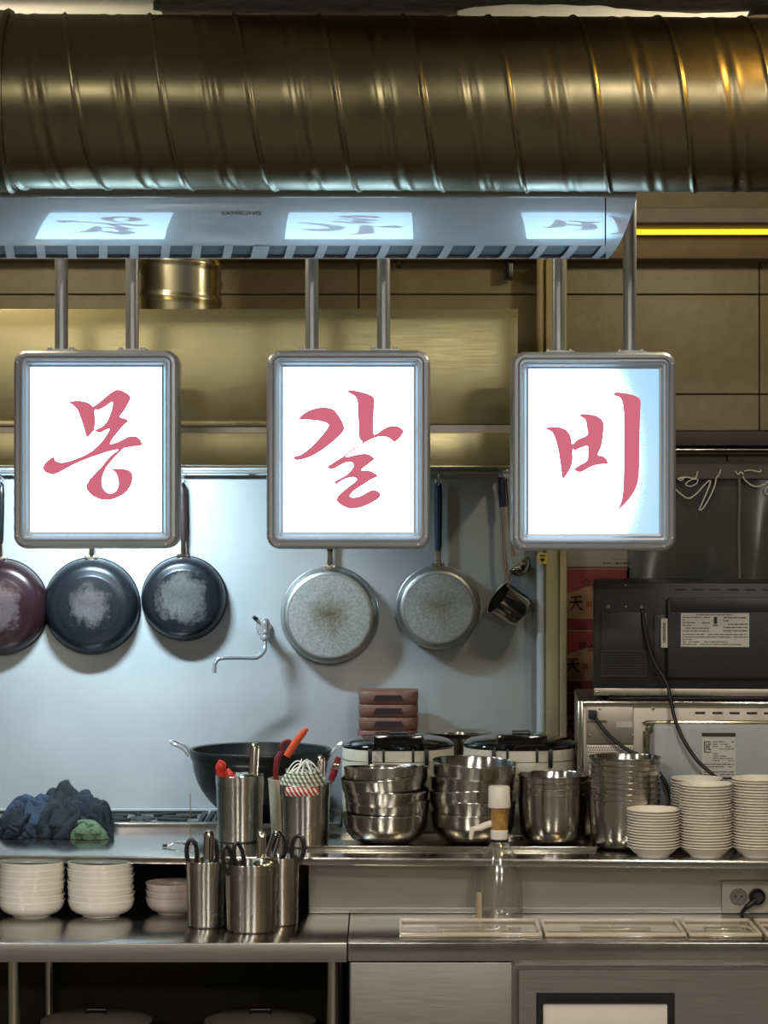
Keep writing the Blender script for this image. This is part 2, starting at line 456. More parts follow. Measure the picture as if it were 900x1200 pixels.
def rrect(wd, ht, r, n=7):
    pts = []
    for cx, cz, a0 in ((wd / 2 - r, ht / 2 - r, 0), (-wd / 2 + r, ht / 2 - r, PI / 2), (-wd / 2 + r, -ht / 2 + r, PI), (wd / 2 - r, -ht / 2 + r, 1.5 * PI)):
        for k in range(n):
            a = a0 + PI / 2 * k / (n - 1)
            pts.append((cx + r * math.cos(a), cz + r * math.sin(a)))
    return pts
def text_mesh(body, size, extrude=.0003, width=None, bold=0.0):
    cu = bpy.data.curves.new('text', 'FONT'); cu.body = body; cu.size = size
    cu.offset = bold; cu.align_x = 'CENTER'; cu.align_y = 'CENTER'; cu.extrude = extrude
    o = bpy.data.objects.new('text', cu); COL.objects.link(o)
    dg = bpy.context.evaluated_depsgraph_get(); dg.update()
    me = bpy.data.meshes.new_from_object(o.evaluated_get(dg))
    bpy.data.objects.remove(o); bpy.data.curves.remove(cu)
    if width and len(me.vertices):
        xs = [v.co.x for v in me.vertices]; k = width / max(1e-6, max(xs) - min(xs))
        for v in me.vertices: v.co.x *= k
    return me
def text_obj(name, body, size, mat, parent, loc, rot=(PI / 2, 0, 0), width=None, bold=0.0):
    me = text_mesh(body, size, width=width, bold=bold); me.materials.clear(); me.materials.append(mat)
    return mobj(name, me, parent, loc, rot)
def ordinal(n):
    return {1: 'first', 2: 'second', 3: 'third'}.get(n, '%dth' % n)

# ------------------------------------------------------------------ levels
SH = Z0 - .730        # top of the upper shelf
CT = Z0 - .858        # top of the lower counters
PT = Z0 + .78
WALL = 6.10; PANEL = 6.03; CEIL = 2.62

# ================================================================== THE ROOM
fl = MB().span(-3, 3, -5, 7.6, -.05, 0).build('floor', M['floor']); struct(fl); tag(fl, 'dark grey kitchen and dining floor', None)
cl = MB().span(-3, 3, -5, 7.6, CEIL, CEIL + .05).build('ceiling', M['ceil']); struct(cl); tag(cl, 'white painted ceiling above the duct', None)
for nm, sp in (('wall_left', (-3.1, -3, -5, 7.6)), ('wall_right', (3, 3.1, -5, 7.6)), ('wall_front', (-3, 3, -5.1, -5))):
    o = MB().span(sp[0], sp[1], sp[2], sp[3], 0, CEIL).build(nm, M['plaster']); struct(o)
# back wall with the doorway on the right; stone tiles are pieces on it
DX0, DX1, DTOP = .36, 1.5, ZZ(505, 6.06)
b = MB()
b.span(-3, DX0, WALL, WALL + .1, 0, CEIL); b.span(DX1, 3, WALL, WALL + .1, 0, CEIL); b.span(DX0, DX1, WALL, WALL + .1, DTOP, CEIL)
wb = b.build('wall_back', M['grout']); struct(wb)
TW, TH = S(235, 6.09), S(117, 6.09)
tx0 = X(890, 6.09); tz0 = ZZ(345, 6.09)
tile_meshes = {}
def tile(x0, x1, z0, z1):
    k = (round(x1 - x0, 4), round(z1 - z0, 4))
    if k not in tile_meshes:
        me = MB().box((0, 0, 0), (k[0] - .003, .012, k[1] - .003)).mesh('tile', bevel=.0012, segs=1)
        me.materials.append(M['tile']); tile_meshes[k] = me
    o = mobj('tile', tile_meshes[k], wb, ((x0 + x1) / 2, WALL - .004 + random.uniform(-.0006, .0006), (z0 + z1) / 2))
for i in range(-5, 2):
    xa, xb = tx0 + (i - 1) * TW, tx0 + i * TW
    for j in range(-1, 3):
        za, zb = tz0 - (j) * TH - TH, tz0 - j * TH
        if xb > DX0 + .02 and za < DTOP:
            za = DTOP
            if zb - za < .03: continue
        if xb <= DX0 + .3 and j > 1: continue
        tile(xa, xb, za, zb)
# store room seen through the doorway
o = MB().span(-3, 3, 7.5, 7.6, 0, CEIL).build('wall_back_far', M['dark']); struct(o)
# soffit beams over the tiles
o = MB().span(-3, 3, 5.98, WALL, ZZ(303, 5.98), ZZ(277, 5.98)).build('trim_1', M['brownbeam'], bevel=.003); struct(o)
o = MB().span(-3, 3, 5.9, WALL, ZZ(266, 5.9), CEIL).build('trim_2', M['brownbeam'], bevel=.003); struct(o)
o = MB().span(-3, 3, 5.8, 5.9, ZZ(261, 5.8), ZZ(243, 5.8)).build('trim_3', M['beam'], bevel=.004); struct(o)
led = MB().tube([(-.4, 5.93, ZZ(272.5, 5.93)), (2.9, 5.93, ZZ(270.5, 5.93))], .0065, 10).build('led_tube', M['ledyellow'])
tag(led, 'long yellow glowing light tube under the beam at upper right', 'light tube')
# dark sprayed insulation on the ceiling
def foam_patch(pts, nm, lab):
    lp = smooth_loop(pts, 5)
    lp = [Vector((p[0] + .02 * noise.noise(Vector((p[0] * 30, p[1] * 30, 3))), p[1] + .016 * noise.noise(Vector((p[0] * 26, p[1] * 26, 9))))) for p in lp]
    tri = tessellate_polygon([[Vector((p[0], p[1], 0)) for p in lp]])
    b = MB(); n = len(lp)
    b.add([(p[0], p[1], CEIL) for p in lp] + [(p[0], p[1], CEIL - .016) for p in lp],
          [tuple(t) for t in tri] + [tuple(i + n for i in t[::-1]) for t in tri] + [(i, (i + 1) % n, (i + 1) % n + n, i + n) for i in range(n)])
    o = b.build(nm, M['foam']); struct(o); return o
foam_patch([(-.46, 4.62), (-.38, 4.4), (-.1, 4.2), (.2, 4.12), (.5, 4.2), (.78, 4.4), (.85, 4.8), (.72, 4.90), (.62, 4.93), (.52, 4.91), (.40, 4.86), (.30, 4.845), (.2, 4.855), (.14, 4.93), (.11, 5.1), (-.12, 5.2), (-.36, 5.1), (-.42, 4.95), (-.44, 4.9), (-.42, 4.8)], 'trim_4', '')
# steel backsplash behind the stove
bs = MB().span(-2.2, X(630, PANEL), PANEL, WALL - .012, .3, ZZ(480, PANEL)).build('backsplash', M['splash'], bevel=.001)
struct(bs); tag(bs, 'brushed steel backsplash behind the hanging pans')
# door jamb and pipe
jb = thing('door_jamb', 'cream painted door jamb with pale pipe beside the steel backsplash', 'door jamb', (0, 0, 0)); struct(jb)
MB().span(X(640, 5.95), X(655, 5.95), 5.95, 6.12, 0, ZZ(303, 5.95)).build('post', M['jamb'], jb, bevel=.003)
MB().span(X(655, 5.97), X(663, 5.97), 5.93, 6.12, 0, ZZ(303, 5.95)).build('door_stop', M['jamb'], jb, bevel=.003)
MB().tube([(X(634.5, 5.96), 5.975, .02), (X(634.5, 5.96), 5.975, ZZ(651, 5.96))], .0105, 14).build('pipe', M['pvc'], jb)
MB().tube([(X(634.5, 5.96), 5.975, ZZ(650, 5.96)), (X(634.5, 5.96), 5.975, ZZ(303, 5.96))], .0105, 14).build('pipe_upper', M['jamb'], jb)
st = MB().span(X(631, 5.94), X(641, 5.94), 5.948, 5.9495, ZZ(661, 5.94), ZZ(648, 5.94)).build('sticker', M['yellow'], jb)
a = MB(); cx, cz = X(636, 5.94), ZZ(655.5, 5.94)
a.poly([[(cx - .007, cz + .001), (cx - .0035, cz + .001), (cx - .0035, cz + .004), (cx + .0035, cz + .004), (cx + .0035, cz + .001), (cx + .007, cz + .001), (cx, cz - .008)]], 5.947, 5.948)
a.span(cx - .007, cx + .007, 5.947, 5.948, cz + .007, cz + .0105)
a.build('arrow_print', M['ink'], st)
# door head: dark beam, rail, curtain
o = MB().span(DX0, DX1 + .4, 6.04, WALL, ZZ(522, 6.04), ZZ(505.5, 6.04)).build('trim_5', plain('dark_door_head', (58, 55, 48), .6), bevel=.002); struct(o)

# ================================================================== CEILING LAMPS
def ceiling_lamp(x, y, r, mat, watt, colr, label, nm='ceiling_lamp', spot=None):
    t = thing(nm, label, 'lamp', (x, y, CEIL))
    MB().lathe([(0, 0), (r * 1.25, 0), (r * 1.25, -.03), (r * 1.05, -.035), (r * 1.02, -.01), (0, -.01)], 28).build('housing', M['acwhite'], t)
    MB().lathe([(r, -.022), (0, -.022)], 28).build('diffuser', mat, t)
    ld = bpy.data.lights.new(nm + '_light', 'AREA'); ld.shape = 'DISK'; ld.size = 2 * r; ld.energy = watt; ld.color = colr
    lo = bpy.data.objects.new(nm + '_light', ld); COL.objects.link(lo); lo.parent = t; lo.location = (0, 0, -.04)
    return t
WARM = (1.0, .955, .88)
ceiling_lamp(-.75, 1.6, .24, M['lampwarm'], DINE_W, WARM, 'round warm ceiling lamp over the left dining side near the counter')
ceiling_lamp(1.15, 1.2, .24, M['lampwarm'], DINE_W, WARM, 'round warm ceiling lamp over the right dining side near the counter')
ceiling_lamp(-1.6, -1.6, .24, M['lampwarm'], DINE_W, WARM, 'round warm ceiling lamp at the back left of the dining side')
ceiling_lamp(1.6, -1.8, .24, M['lampwarm'], DINE_W, WARM, 'round warm ceiling lamp at the back right of the dining side')
def fill_pendant(x, y, z, watt, colr, label):  # bulbs added out of sight to light the tiles and the ceiling
    t = thing('fill_pendant_lamp', label, 'lamp', (x, y, CEIL))
    MB().tube([(0, 0, 0), (0, 0, z - CEIL + .055)], .003, 8).build('cord', M['black'], t)
    MB().lathe([(.03, 0), (.03, -.012), (0, -.014)], 20).build('ceiling_rose', M['black'], t)
    MB().lathe([(0, .06), (.016, .058), (.018, .035), (0, .034)], 20, Matrix.Translation((0, 0, z - CEIL))).build('fill_lamp_holder', M['black'], t)
    MB().lathe([(.034 * math.sin(k * PI / 14), -.034 * math.cos(k * PI / 14)) for k in range(15)], 20, Matrix.Translation((0, 0, z - CEIL))).build('fill_bulb', M['lampwarm'], t)
    ld = bpy.data.lights.new('fill_pendant_light', 'POINT'); ld.shadow_soft_size = .04; ld.energy = watt; ld.color = colr
    lo = bpy.data.objects.new('fill_pendant_light', ld); COL.objects.link(lo); lo.parent = t; lo.location = (0, 0, z - CEIL - .08)
fill_pendant(.75, 5.12, 2.44, KITCH_W, (1.0, .87, .60), 'added warm bulb, unseen behind the duct, lighting the right of the kitchen')
fill_pendant(-.85, 5.12, 2.44, KITCH_W, (1.0, .87, .60), 'added warm bulb, unseen behind the duct, lighting the left of the kitchen')
ceiling_lamp(.83, 3.85, .05, M['lamporange'], SPOT_W, (1.0, .56, .14), 'small orange ceiling spot in front of the duct', 'ceiling_spot')
t = thing('ceiling_spot', 'small spot lamp with an orange glow at the upper right corner', 'lamp', (X(893, 4.88), 4.88, CEIL))
MB().lathe([(0, 0), (.02, 0), (.024, -.02), (.03, -.034), (.026, -.034), (.02, -.02), (0, -.02)], 20).build('housing', M['pole'], t)
MB().lathe([(.022, -.024), (0, -.024)], 20).build('lens', M['lamporange'], t)
def tube_lamp(x, y, ln, watt, label, rz=0.0):
    t = thing('tube_lamp', label, 'lamp', (x, y, CEIL), (0, 0, rz))
    MB().span(-ln / 2, ln / 2, -.03, .03, -.035, 0).build('housing', M['acwhite'], t, bevel=.004)
    MB().tube([(-ln / 2 + .02, 0, -.05), (ln / 2 - .02, 0, -.05)], .013, 12).build('tube', M['lampneutral'], t)
    ld = bpy.data.lights.new('tube_light', 'AREA'); ld.shape = 'RECTANGLE'; ld.size = ln; ld.size_y = .05; ld.energy = watt; ld.color = (1, .93, .9)
    lo = bpy.data.objects.new('tube_light', ld); COL.objects.link(lo); lo.parent = t; lo.location = (0, 0, -.07)
tube_lamp(-1.55, 3.7, .7, COOL_W, 'short neutral tube lamp on the ceiling left of the counter', math.radians(49))
tube_lamp(.5, 2.9, .6, COOL_W, 'short neutral tube lamp on the ceiling before the middle of the counter', math.radians(-72))

# ================================================================== BIG SPIRAL DUCT
DR = .145
dk = thing('spiral_duct', 'large horizontal spiral-seamed steel air duct under the ceiling', 'duct', (0, 4.3, Z0 + .672), (0, math.radians(.3), 0))
PITCH = .1412; XS = X(75, 4.3)
def duct_fn(u, v):
    x = -1.75 + 3.2 * u; a = 2 * PI * v
    ph = ((x - XS) / PITCH - a / (2 * PI)) % 1.0
    dd = min(ph, 1 - ph) * PITCH
    r = DR + .0038 * math.exp(-(dd / .0025) ** 2)
    e = abs(ph - .55) * PITCH
    r += -.0011 * math.exp(-(e / .007) ** 2) + .0009 * math.exp(-((e - .012) / .006) ** 2)
    r += .0009 * noise.noise(Vector((x * 5, math.cos(a) * 1.4, math.sin(a) * 1.4)))
    return (x, -r * math.sin(a), r * math.cos(a))
MB().grid(1281, 88, duct_fn, wrap=True).build('pipe', M['duct'], dk, angle=60)
b = MB()
b.lathe([(DR + .0005, -.9), (DR + .006, -.9), (DR + .006, -.012), (DR + .009, -.006), (DR + .006, 0), (DR + .0005, .001)], 72, Matrix.Translation((X(6, 4.2), 0, 0)) @ Matrix.Rotation(PI / 2, 4, 'Y'))
b.build('coupling', M['duct'], dk)
for xx in (-1.0, 1.05):
    MB().box((xx, 0, .21), (.025, .004, .19)).build('hanger_strap', M['sheet'], dk)

# ================================================================== AIR CONDITIONER
ac = thing('air_conditioner', 'long pale ceiling air conditioner under the duct, its belly mirroring the signs', 'air conditioner', (0, 4.5, Z0 + .537))
AX0, AXF, AXB = -1.3, X(746, 4.5), X(712, 4.8)
A_D, A_H = .30, .078
sl0, sl1 = math.radians(27.6), math.radians(1.6)
R_ = math.hypot(A_D, A_H) / (2 * math.sin((sl0 - sl1) / 2))
def belly(t):
    """depth, height along the curved belly, front t=0 to back t=1"""
    a = sl0 + (sl1 - sl0) * t
    return (R_ * (math.sin(sl0) - math.sin(a)), R_ * (math.cos(sl0) - math.cos(a)))
def axr(t): return AXF + (AXB - AXF) * t
def belly_patch(nm, mat, t0, t1, xl, xr, off=0, n=14, nx=2, parent=ac):
    b = MB()
    def fn(u, v):
        t = t0 + (t1 - t0) * v; d, z = belly(t)
        x0 = xl(t); x1 = xr(t); return (x0 + (x1 - x0) * u, d, z - off)
    b.grid(nx, n, fn)
    return b.build(nm, mat, parent, angle=60)
seam = lambda t: X(709.5, 4.5 + belly(t)[0])
bp_ = belly_patch('belly_panel', M['acwhite'], 0, .6, lambda t: AX0, lambda t: seam(t) - .0012)
belly_patch('end_cap_panel', M['acwhite'], 0, 1, lambda t: seam(t) + .0012, axr)
# vent strip at the back of the belly
vs_ = belly_patch('vent_strip', M['acgap'], .6, 1, lambda t: AX0, seam, off=-.006)
for t0, t1 in ((.6, .63), (.97, 1.0)):
    belly_patch('vent_rim', M['acwhite'], t0, t1, lambda t: AX0, seam, n=3, parent=vs_)
xr_ = X(700, 4.78)
k = 0
rb = MB()
def rib_fn(x, wd):
    def fn(u, v):
        t = .625 + .35 * v; d, z = belly(t); return (x + wd * u - .012 * v, d, z)
    return fn
rib_me = MB().grid(2, 4, rib_fn(0, .016)).mesh('vent_rib'); rib_me.materials.append(M['acwhite'])
for i in range(29):
    o = mobj('vent_rib', rib_me, vs_, (xr_ - i * .0575, 0, -.0005))
wide_me = MB().grid(2, 4, rib_fn(0, .03)).mesh('vent_divider'); wide_me.materials.append(M['acwhite'])
for px in (300, -75): mobj('vent_divider', wide_me, vs_, (X(px, 4.78), 0, -.0012))
# casing above
HT = .17
d1, z1 = belly(1)
b = MB()
pr = [(0, .0), (0, HT)] + [(d1, HT), (d1, z1)]
b.add([(AX0, 0, .0005), (AXF, 0, .0005), (AXF, 0, HT), (AX0, 0, HT)], [(0, 1, 2, 3)])
b.add([(AX0, d1, z1), (AXB, d1, z1), (AXB, d1, HT), (AX0, d1, HT)], [(3, 2, 1, 0)])
b.add([(AX0, 0, HT), (AXF, 0, HT), (AXB, d1, HT), (AX0, d1, HT)], [(0, 1, 2, 3)])
side = [belly(i / 10) for i in range(11)]
for xf, xb in ((AXF, AXB), (AX0, AX0)):
    vv = [(xf + (xb - xf) * i / 10, d, z) for i, (d, z) in enumerate(side)] + [(xb, d1, HT), (xf, 0, HT)]
    b.add(vv, [tuple(range(len(vv)))])
b.build('casing', M['acwhite'], ac)
MB().box(((AX0 + AXF) / 2, -.003, .0035), (AXF - AX0, .006, .006)).build('front_trim', M['acwhite'], ac, bevel=.0015)
d_, z_ = belly(.16)
me = text_mesh('SAMSUNG', .0125, .0002, width=S(46, 4.55)); me.materials.clear(); me.materials.append(M['ink'])
slp = sl0 + (sl1 - sl0) * .16
o = mobj('lettering', me, ac, (X(283, 4.55), d_, z_ - .0012), (PI - slp + PI, 0, 0))
o.rotation_euler = (PI - slp, 0, 0); o.rotation_euler = (-slp, 0, 0)
# letters read from below: the face looks down and towards the dining side
o.matrix_basis = Matrix.Translation((X(283, 4.55), d_, z_ - .0012)) @ Matrix(((1, 0, 0, 0), (0, -math.cos(slp), -math.sin(slp), 0), (0, math.sin(slp), -math.cos(slp), 0), (0, 0, 0, 1)))
for xx in (-1.0, .2):
    MB().span(xx - .02, xx + .02, .1, .52, HT, HT + .006).build('bracket', M['sheet'], ac)
    MB().span(xx - .02, xx + .02, .50, .52, HT + .006, PT - (Z0 + .537) + .02).build('bracket_arm', M['sheet'], ac)

# ================================================================== SIGNS
G1 = [[(268,190),(300,180),(345,178),(395,188),(425,205),(440,217),(480,190),(540,140),(585,108),(612,100),(650,110),(690,135),(703,155),(690,190),(655,250),(627,290),(655,300),(682,312),(683,325),(655,350),(620,390),(580,440),(558,480),(590,475),(640,455),(690,430),(730,427),(760,440),(778,465),(783,490),(740,498),(690,505),(655,512),(640,525),(600,565),(560,610),(530,650),(508,700),(500,750),(510,795),(540,825),(575,828),(605,805),(618,765),(610,710),(590,675),(562,660),(600,655),(650,657),(690,667),(712,690),(716,730),(700,780),(660,830),(600,862),(540,876),(480,868),(425,838),(395,800),(392,775),(415,730),(460,680),(500,640),(530,600),(580,550),(617,522),(560,532),(480,557),(400,585),(310,622),(240,660),(180,690),(140,693),(105,680),(88,655),(95,625),(120,598),(160,572),(168,590),(185,605),(220,612),(280,600),(340,578),(395,553),(450,515),(500,465),(535,415),(555,376),(525,385),(490,402),(460,395),(444,388),(425,410),(400,433),(388,420),(375,370),(355,310),(330,245),(300,210)],
      [(450,245),(480,242),(530,215),(574,186),(572,230),(550,295),(520,345),(470,375),(449,381),(455,320)]]
G2a = [[(98,302),(130,270),(190,238),(260,225),(325,232),(360,258),(395,310),(417,368),(405,398),(350,455),(280,510),(205,558),(140,585),(85,596),(60,583),(70,568),(110,557),(170,515),(230,455),(285,390),(307,350),(285,332),(230,318),(160,312),(110,312)]]
G2b = [[(443,115),(450,102),(500,108),(570,125),(620,150),(628,185),(625,250),(622,330),(627,415),(690,378),(735,357),(780,355),(815,370),(834,395),(805,440),(770,467),(740,445),(700,430),(650,432),(600,452),(550,477),(480,527),(425,573),(490,560),(550,550),(590,555),(620,575),(627,590),(590,620),(535,665),(580,667),(620,680),(652,707),(600,735),(530,780),(480,815),(455,848),(480,858),(530,848),(580,820),(615,805),(650,812),(673,840),(650,870),(590,905),(530,928),(465,937),(410,920),(370,890),(363,865),(390,830),(450,780),(490,750),(505,728),(480,715),(430,725),(390,745),(358,765),(352,745),(380,728),(430,700),(470,660),(483,630),(465,610),(430,612),(390,630),(345,655),(310,655),(300,640),(340,612),(413,566),(480,513),(543,470),(522,440),(517,350),(512,250),(508,180),(490,145),(455,125)]]
G3a = [[(106,376),(130,363),(190,362),(245,380),(275,415),(285,450),(293,482),(330,450),(397,418),(395,370),(385,315),(365,297),(345,285),(355,270),(410,272),(470,288),(505,318),(513,360),(507,430),(495,500),(472,558),(500,565),(525,580),(543,618),(500,625),(440,635),(390,660),(350,680),(315,670),(310,655),(350,625),(395,600),(402,550),(400,498),(350,510),(315,525),(294,525),(295,590),(280,650),(250,700),(230,723),(220,715),(215,680),(205,600),(190,510),(170,440),(145,395)]]
G3b = [[(580,130),(600,118),(650,123),(710,135),(755,155),(772,180),(770,250),(765,400),(763,600),(757,720),(735,800),(690,870),(640,925),(622,940),(620,930),(640,870),(650,780),(655,600),(656,400),(655,280),(645,190),(625,155),(595,142)]]
SD = 4.95
o = MB().span(-3, 3, 4.97, 5.02, PT + .0005, PT + .05).build('trim_7', M['sheet'], bevel=.003); struct(o)
face_plain = sign_face('lit_sign_acrylic', None, 0, 0, False)
def make_sign(px0, px1, py0, py1, glyphs, gx, label, face_mat, poles, pole_top):
    c = P((px0 + px1) / 2, (py0 + py1) / 2, SD); wd, ht = S(px1 - px0, SD), S(py1 - py0, SD)
    t = thing('light_box_sign', label, 'sign', tuple(c), group='hanging light box signs')
    prof = [(.012, .09), (.003, .088), (0, .08), (0, .016), (.0016, .007), (.006, .0015), (.0115, 0), (.0135, .0016), (.0145, .0035), (.0155, .0016), (.0185, .001), (.0205, .0025), (.0212, .006), (.0245, .0065), (.0285, .0105), (.0325, .0115), (.0335, .016)]
    b = MB(); loops = []; vs = []
    for ins, dp in prof:
        r = max(.0262 - ins * .95, .0015)
        lp = rrect(wd - 2 * ins, ht - 2 * ins, r)
        loops.append([len(vs) + i for i in range(len(lp))]); vs += [(x, dp, z) for x, z in lp]
    fs = []
    for A, B in zip(loops[:-1], loops[1:]):
        n = len(A)
        for i in range(n): fs.append((A[i], A[(i + 1) % n], B[(i + 1) % n], B[i]))
    fs.append(tuple(loops[0]))
    b.add(vs, fs); b.build('frame', M['alu'], t, angle=28)
    fw, fh = wd - .066, ht - .066
    fo = MB().box((0, .014, 0), (fw + .006, .002, fh + .006)).build('lit_panel', face_mat, t)
    off = c
    for gl in glyphs:
        lps = []
        for lp in gl:
            q = []
            for x, y in lp:
                px, py = gx + x / 6.0, 440 + y / 6.0
                p = P(px, py, SD + .013); q.append((p.x - off.x, p.z - off.z))
            lps.append(smooth_loop(q, 3))
        MB().poly(lps, .0118, .0129).build('letter', M['letter'], t, angle=60)
    for sx in (-1, 1):
        for sz in (-1, 1):
            for (ox, oz) in ((.008, .024), (.024, .008)):
                MB().lathe([(.0023, 0), (.0023, .0012), (0, .0016)], 10, Matrix.Translation((sx * (wd / 2 - ox), .0012, sz * (ht / 2 - oz))) @ Matrix.Rotation(PI / 2, 4, 'X')).build('screw', M['sheet'], t)
    for q, px in enumerate(poles):
        x = X(px, SD + .045) - c.x
        po = MB().tube([(x, .045, ht / 2 - .004), (x, .045, pole_top - c.z)], .0131, 18).build('pole', M['pole'], t)
        MB().span(x - .026, x + .03, .02, .07, ht / 2, ht / 2 + .0035).build('foot_plate', M['alu'], po, bevel=.001)
        for dx in (-.021, .022):
            MB().lathe([(.004, 0), (.004, .003), (0, .0035)], 6, Matrix.Translation((x + dx, .032, ht / 2 + .0035))).build('bolt', M['sheet'], po)
    return t
make_sign(15, 208.5, 410, 643, [G1], 36, 'left hanging light box sign with a red Korean character on white', face_plain, (72, 155), PT)
make_sign(312, 504.5, 410, 643.5, [G2a, G2b], 334, 'middle hanging light box sign with a red Korean character on white', face_plain, (365.5, 449.5), PT)
c3 = P(696.5, 528.5, SD)
face_dim = sign_face('lit_sign_acrylic_weak_edge', (X(655, SD) - c3.x, 0, ZZ(540, SD) - c3.z), .150, .262, True)
make_sign(600, 793, 412, 645.5, [G3a, G3b], 622, 'right hanging light box sign, its panel turning sky blue at the right edge', face_dim, (654.5, 738), PT)

# ================================================================== EXHAUST HOOD
HD = 5.35
hx0, hx1 = -2.0, X(607, HD)
hd = thing('exhaust_hood', 'wide steel exhaust hood with yellowish front above the hanging pans', 'exhaust hood', (0, HD, ZZ(548, HD)))
hz = ZZ(548, HD)
def Hz(py): return ZZ(py, HD) - hz
MB().span(hx0, hx1, 0, .012, Hz(497), Hz(362)).build('front_panel', M['hood'], hd, bevel=.002)
MB().span(hx0, hx1 - .004, .004, .016, Hz(545), Hz(507)).build('front_skirt', M['hood'], hd, bevel=.002)
MB().span(hx0, hx1 - .19, -.006, .004, Hz(499.5), Hz(493.5)).build('seam_strip', M['hood'], hd, bevel=.001)
MB().span(hx0, hx1 - .004, .006, .014, Hz(508), Hz(498)).build('seam_groove', M['sheet'], hd)
MB().span(hx0, hx1, -.004, .03, 0, Hz(545.5)).build('lip', M['hood'], hd, bevel=.0015)
MB().span(hx1 - .012, hx1, .013, PANEL - HD - .002, Hz(548), Hz(362)).build('side_panel', M['hood'], hd, bevel=.002)
MB().span(hx0, hx1 - .013, .013, PANEL - HD - .002, Hz(368), Hz(362.5)).build('top_panel', M['hood'], hd)
me = text_mesh('AFS-15  KFI', .005, width=S(26, HD)); me.materials.clear(); me.materials.append(M['ink'])
mobj('print', me, hd, (X(290, HD), -.0066, Hz(496.5)), (PI / 2, 0, 0))
# tube lamps inside the hood
def hood_lamp(pxc, ln, watt, d, py, label):
    c = P(pxc, py, d)
    t = thing('hood_lamp', label, 'lamp', tuple(c))
    MB().span(-ln / 2, ln / 2, -.03, .03, .012, .04).build('housing', M['sheet'], t, bevel=.003)
    MB().tube([(-ln / 2 + .01, 0, 0), (ln / 2 - .01, 0, 0)], .012, 12).build('tube', M['tubelamp'], t)
    MB().span(-.01, .01, -.01, .01, .04, ZZ(368, HD) - c.z).build('hanger', M['sheet'], t)
    ld = bpy.data.lights.new('hood_light', 'AREA'); ld.shape = 'RECTANGLE'; ld.size = ln; ld.size_y = .04; ld.energy = watt; ld.color = (.66, .87, 1.0); ld.spread = math.radians(128)
    lo = bpy.data.objects.new('hood_light', ld); COL.objects.link(lo); lo.parent = t; lo.location = (0, .012, -.016)
    lo.rotation_euler = (math.radians(32), 0, 0)
hood_lamp(105, .22, HOOD_W, 5.53, 440, 'cool white tube lamp inside the exhaust hood')

# round flue on top of the hood
fx = X(212, 5.7)
fd = thing('vertical_flue', 'short vertical spiral steel flue rising from the hood', 'duct', (fx, 5.7, ZZ(362, HD) + .002))
def flue_fn(u, v):
    z = .5 * u; a = 2 * PI * v
    ph = ((z + .02 * a / PI * 1.0) / .072) % 1.0
    dd = min(ph, 1 - ph) * .072
    r = .09 + .003 * math.exp(-(dd / .004) ** 2)
    return (r * math.cos(a), r * math.sin(a), z)
FH = min(.62, CEIL - (ZZ(362, HD) + .002) - .002)
MB().grid(120, 64, lambda u, v: (lambda p: (p[0], p[1], p[2] * FH / .5))(flue_fn(u, v)), wrap=True).build('pipe', M['flue'], fd, angle=60)
MB().lathe([(.091, 0), (.1, 0), (.1, .006), (.093, .006), (.093, .02), (.091, .02)], 48, close=True).build('collar', M['flue'], fd)
# small black clamp and an eye bolt under the soffit
o = thing('pipe_clamp', 'small black clamp hanging on the tiled wall right of the hood top', 'clamp', tuple(P(596, 303, 6.04)))
MB().span(-.011, .011, -.01, .03, -.05, 0).build('plate', M['black'], o, bevel=.003)
MB().span(-.004, .004, -.018, -.008, -.046, -.006).build('rib', M['black'], o, bevel=.002)
o = thing('eye_bolt', 'tiny dark eye bolt beside the middle sign pole', 'bolt', tuple(P(467, 303, 6.04)))
MB().tube([(.009 * math.cos(a * PI / 8), 0, -.012 + .009 * math.sin(a * PI / 8)) for a in range(16)], .0025, 8, True).build('ring', M['black'], o)
MB().tube([(0, 0, -.004), (0, 0, .02)], .0025, 8).build('shank', M['black'], o)

# ================================================================== PANS ON THE WALL
rail = thing('utensil_rail', 'thin steel hanging rail below the hood carrying pans and ladles', 'rail', (0, 6.0, ZZ(553, 6.0)))
MB().tube([(-2, 0, 0), (X(612, 6.0), 0, 0)], .0045, 10).build('bar', M['pole'], rail)
for px in (-60, 290, 540, 608):
    MB().tube([(X(px, 6.0), 0, 0), (X(px, 6.0), .029, 0)], .004, 8).build('bracket', M['pole'], rail)
def s_hook(x, label, y=-.0):
    t = thing('s_hook', label, 'hook', (x, 5.995, ZZ(553, 6.0)), group='hooks on the utensil rail')
    pts = [(0, .011, -.004), (0, .008, .006), (0, .003, .0085), (0, -.004, .006), (0, -.006, -.004), (0, -.004, -.018), (0, -.002, -.026), (0, -.008, -.031), (0, -.013, -.026)]
    MB().tube(spline(pts, 4), .0016, 7).build('wire', M['chrome'], t)
    return t
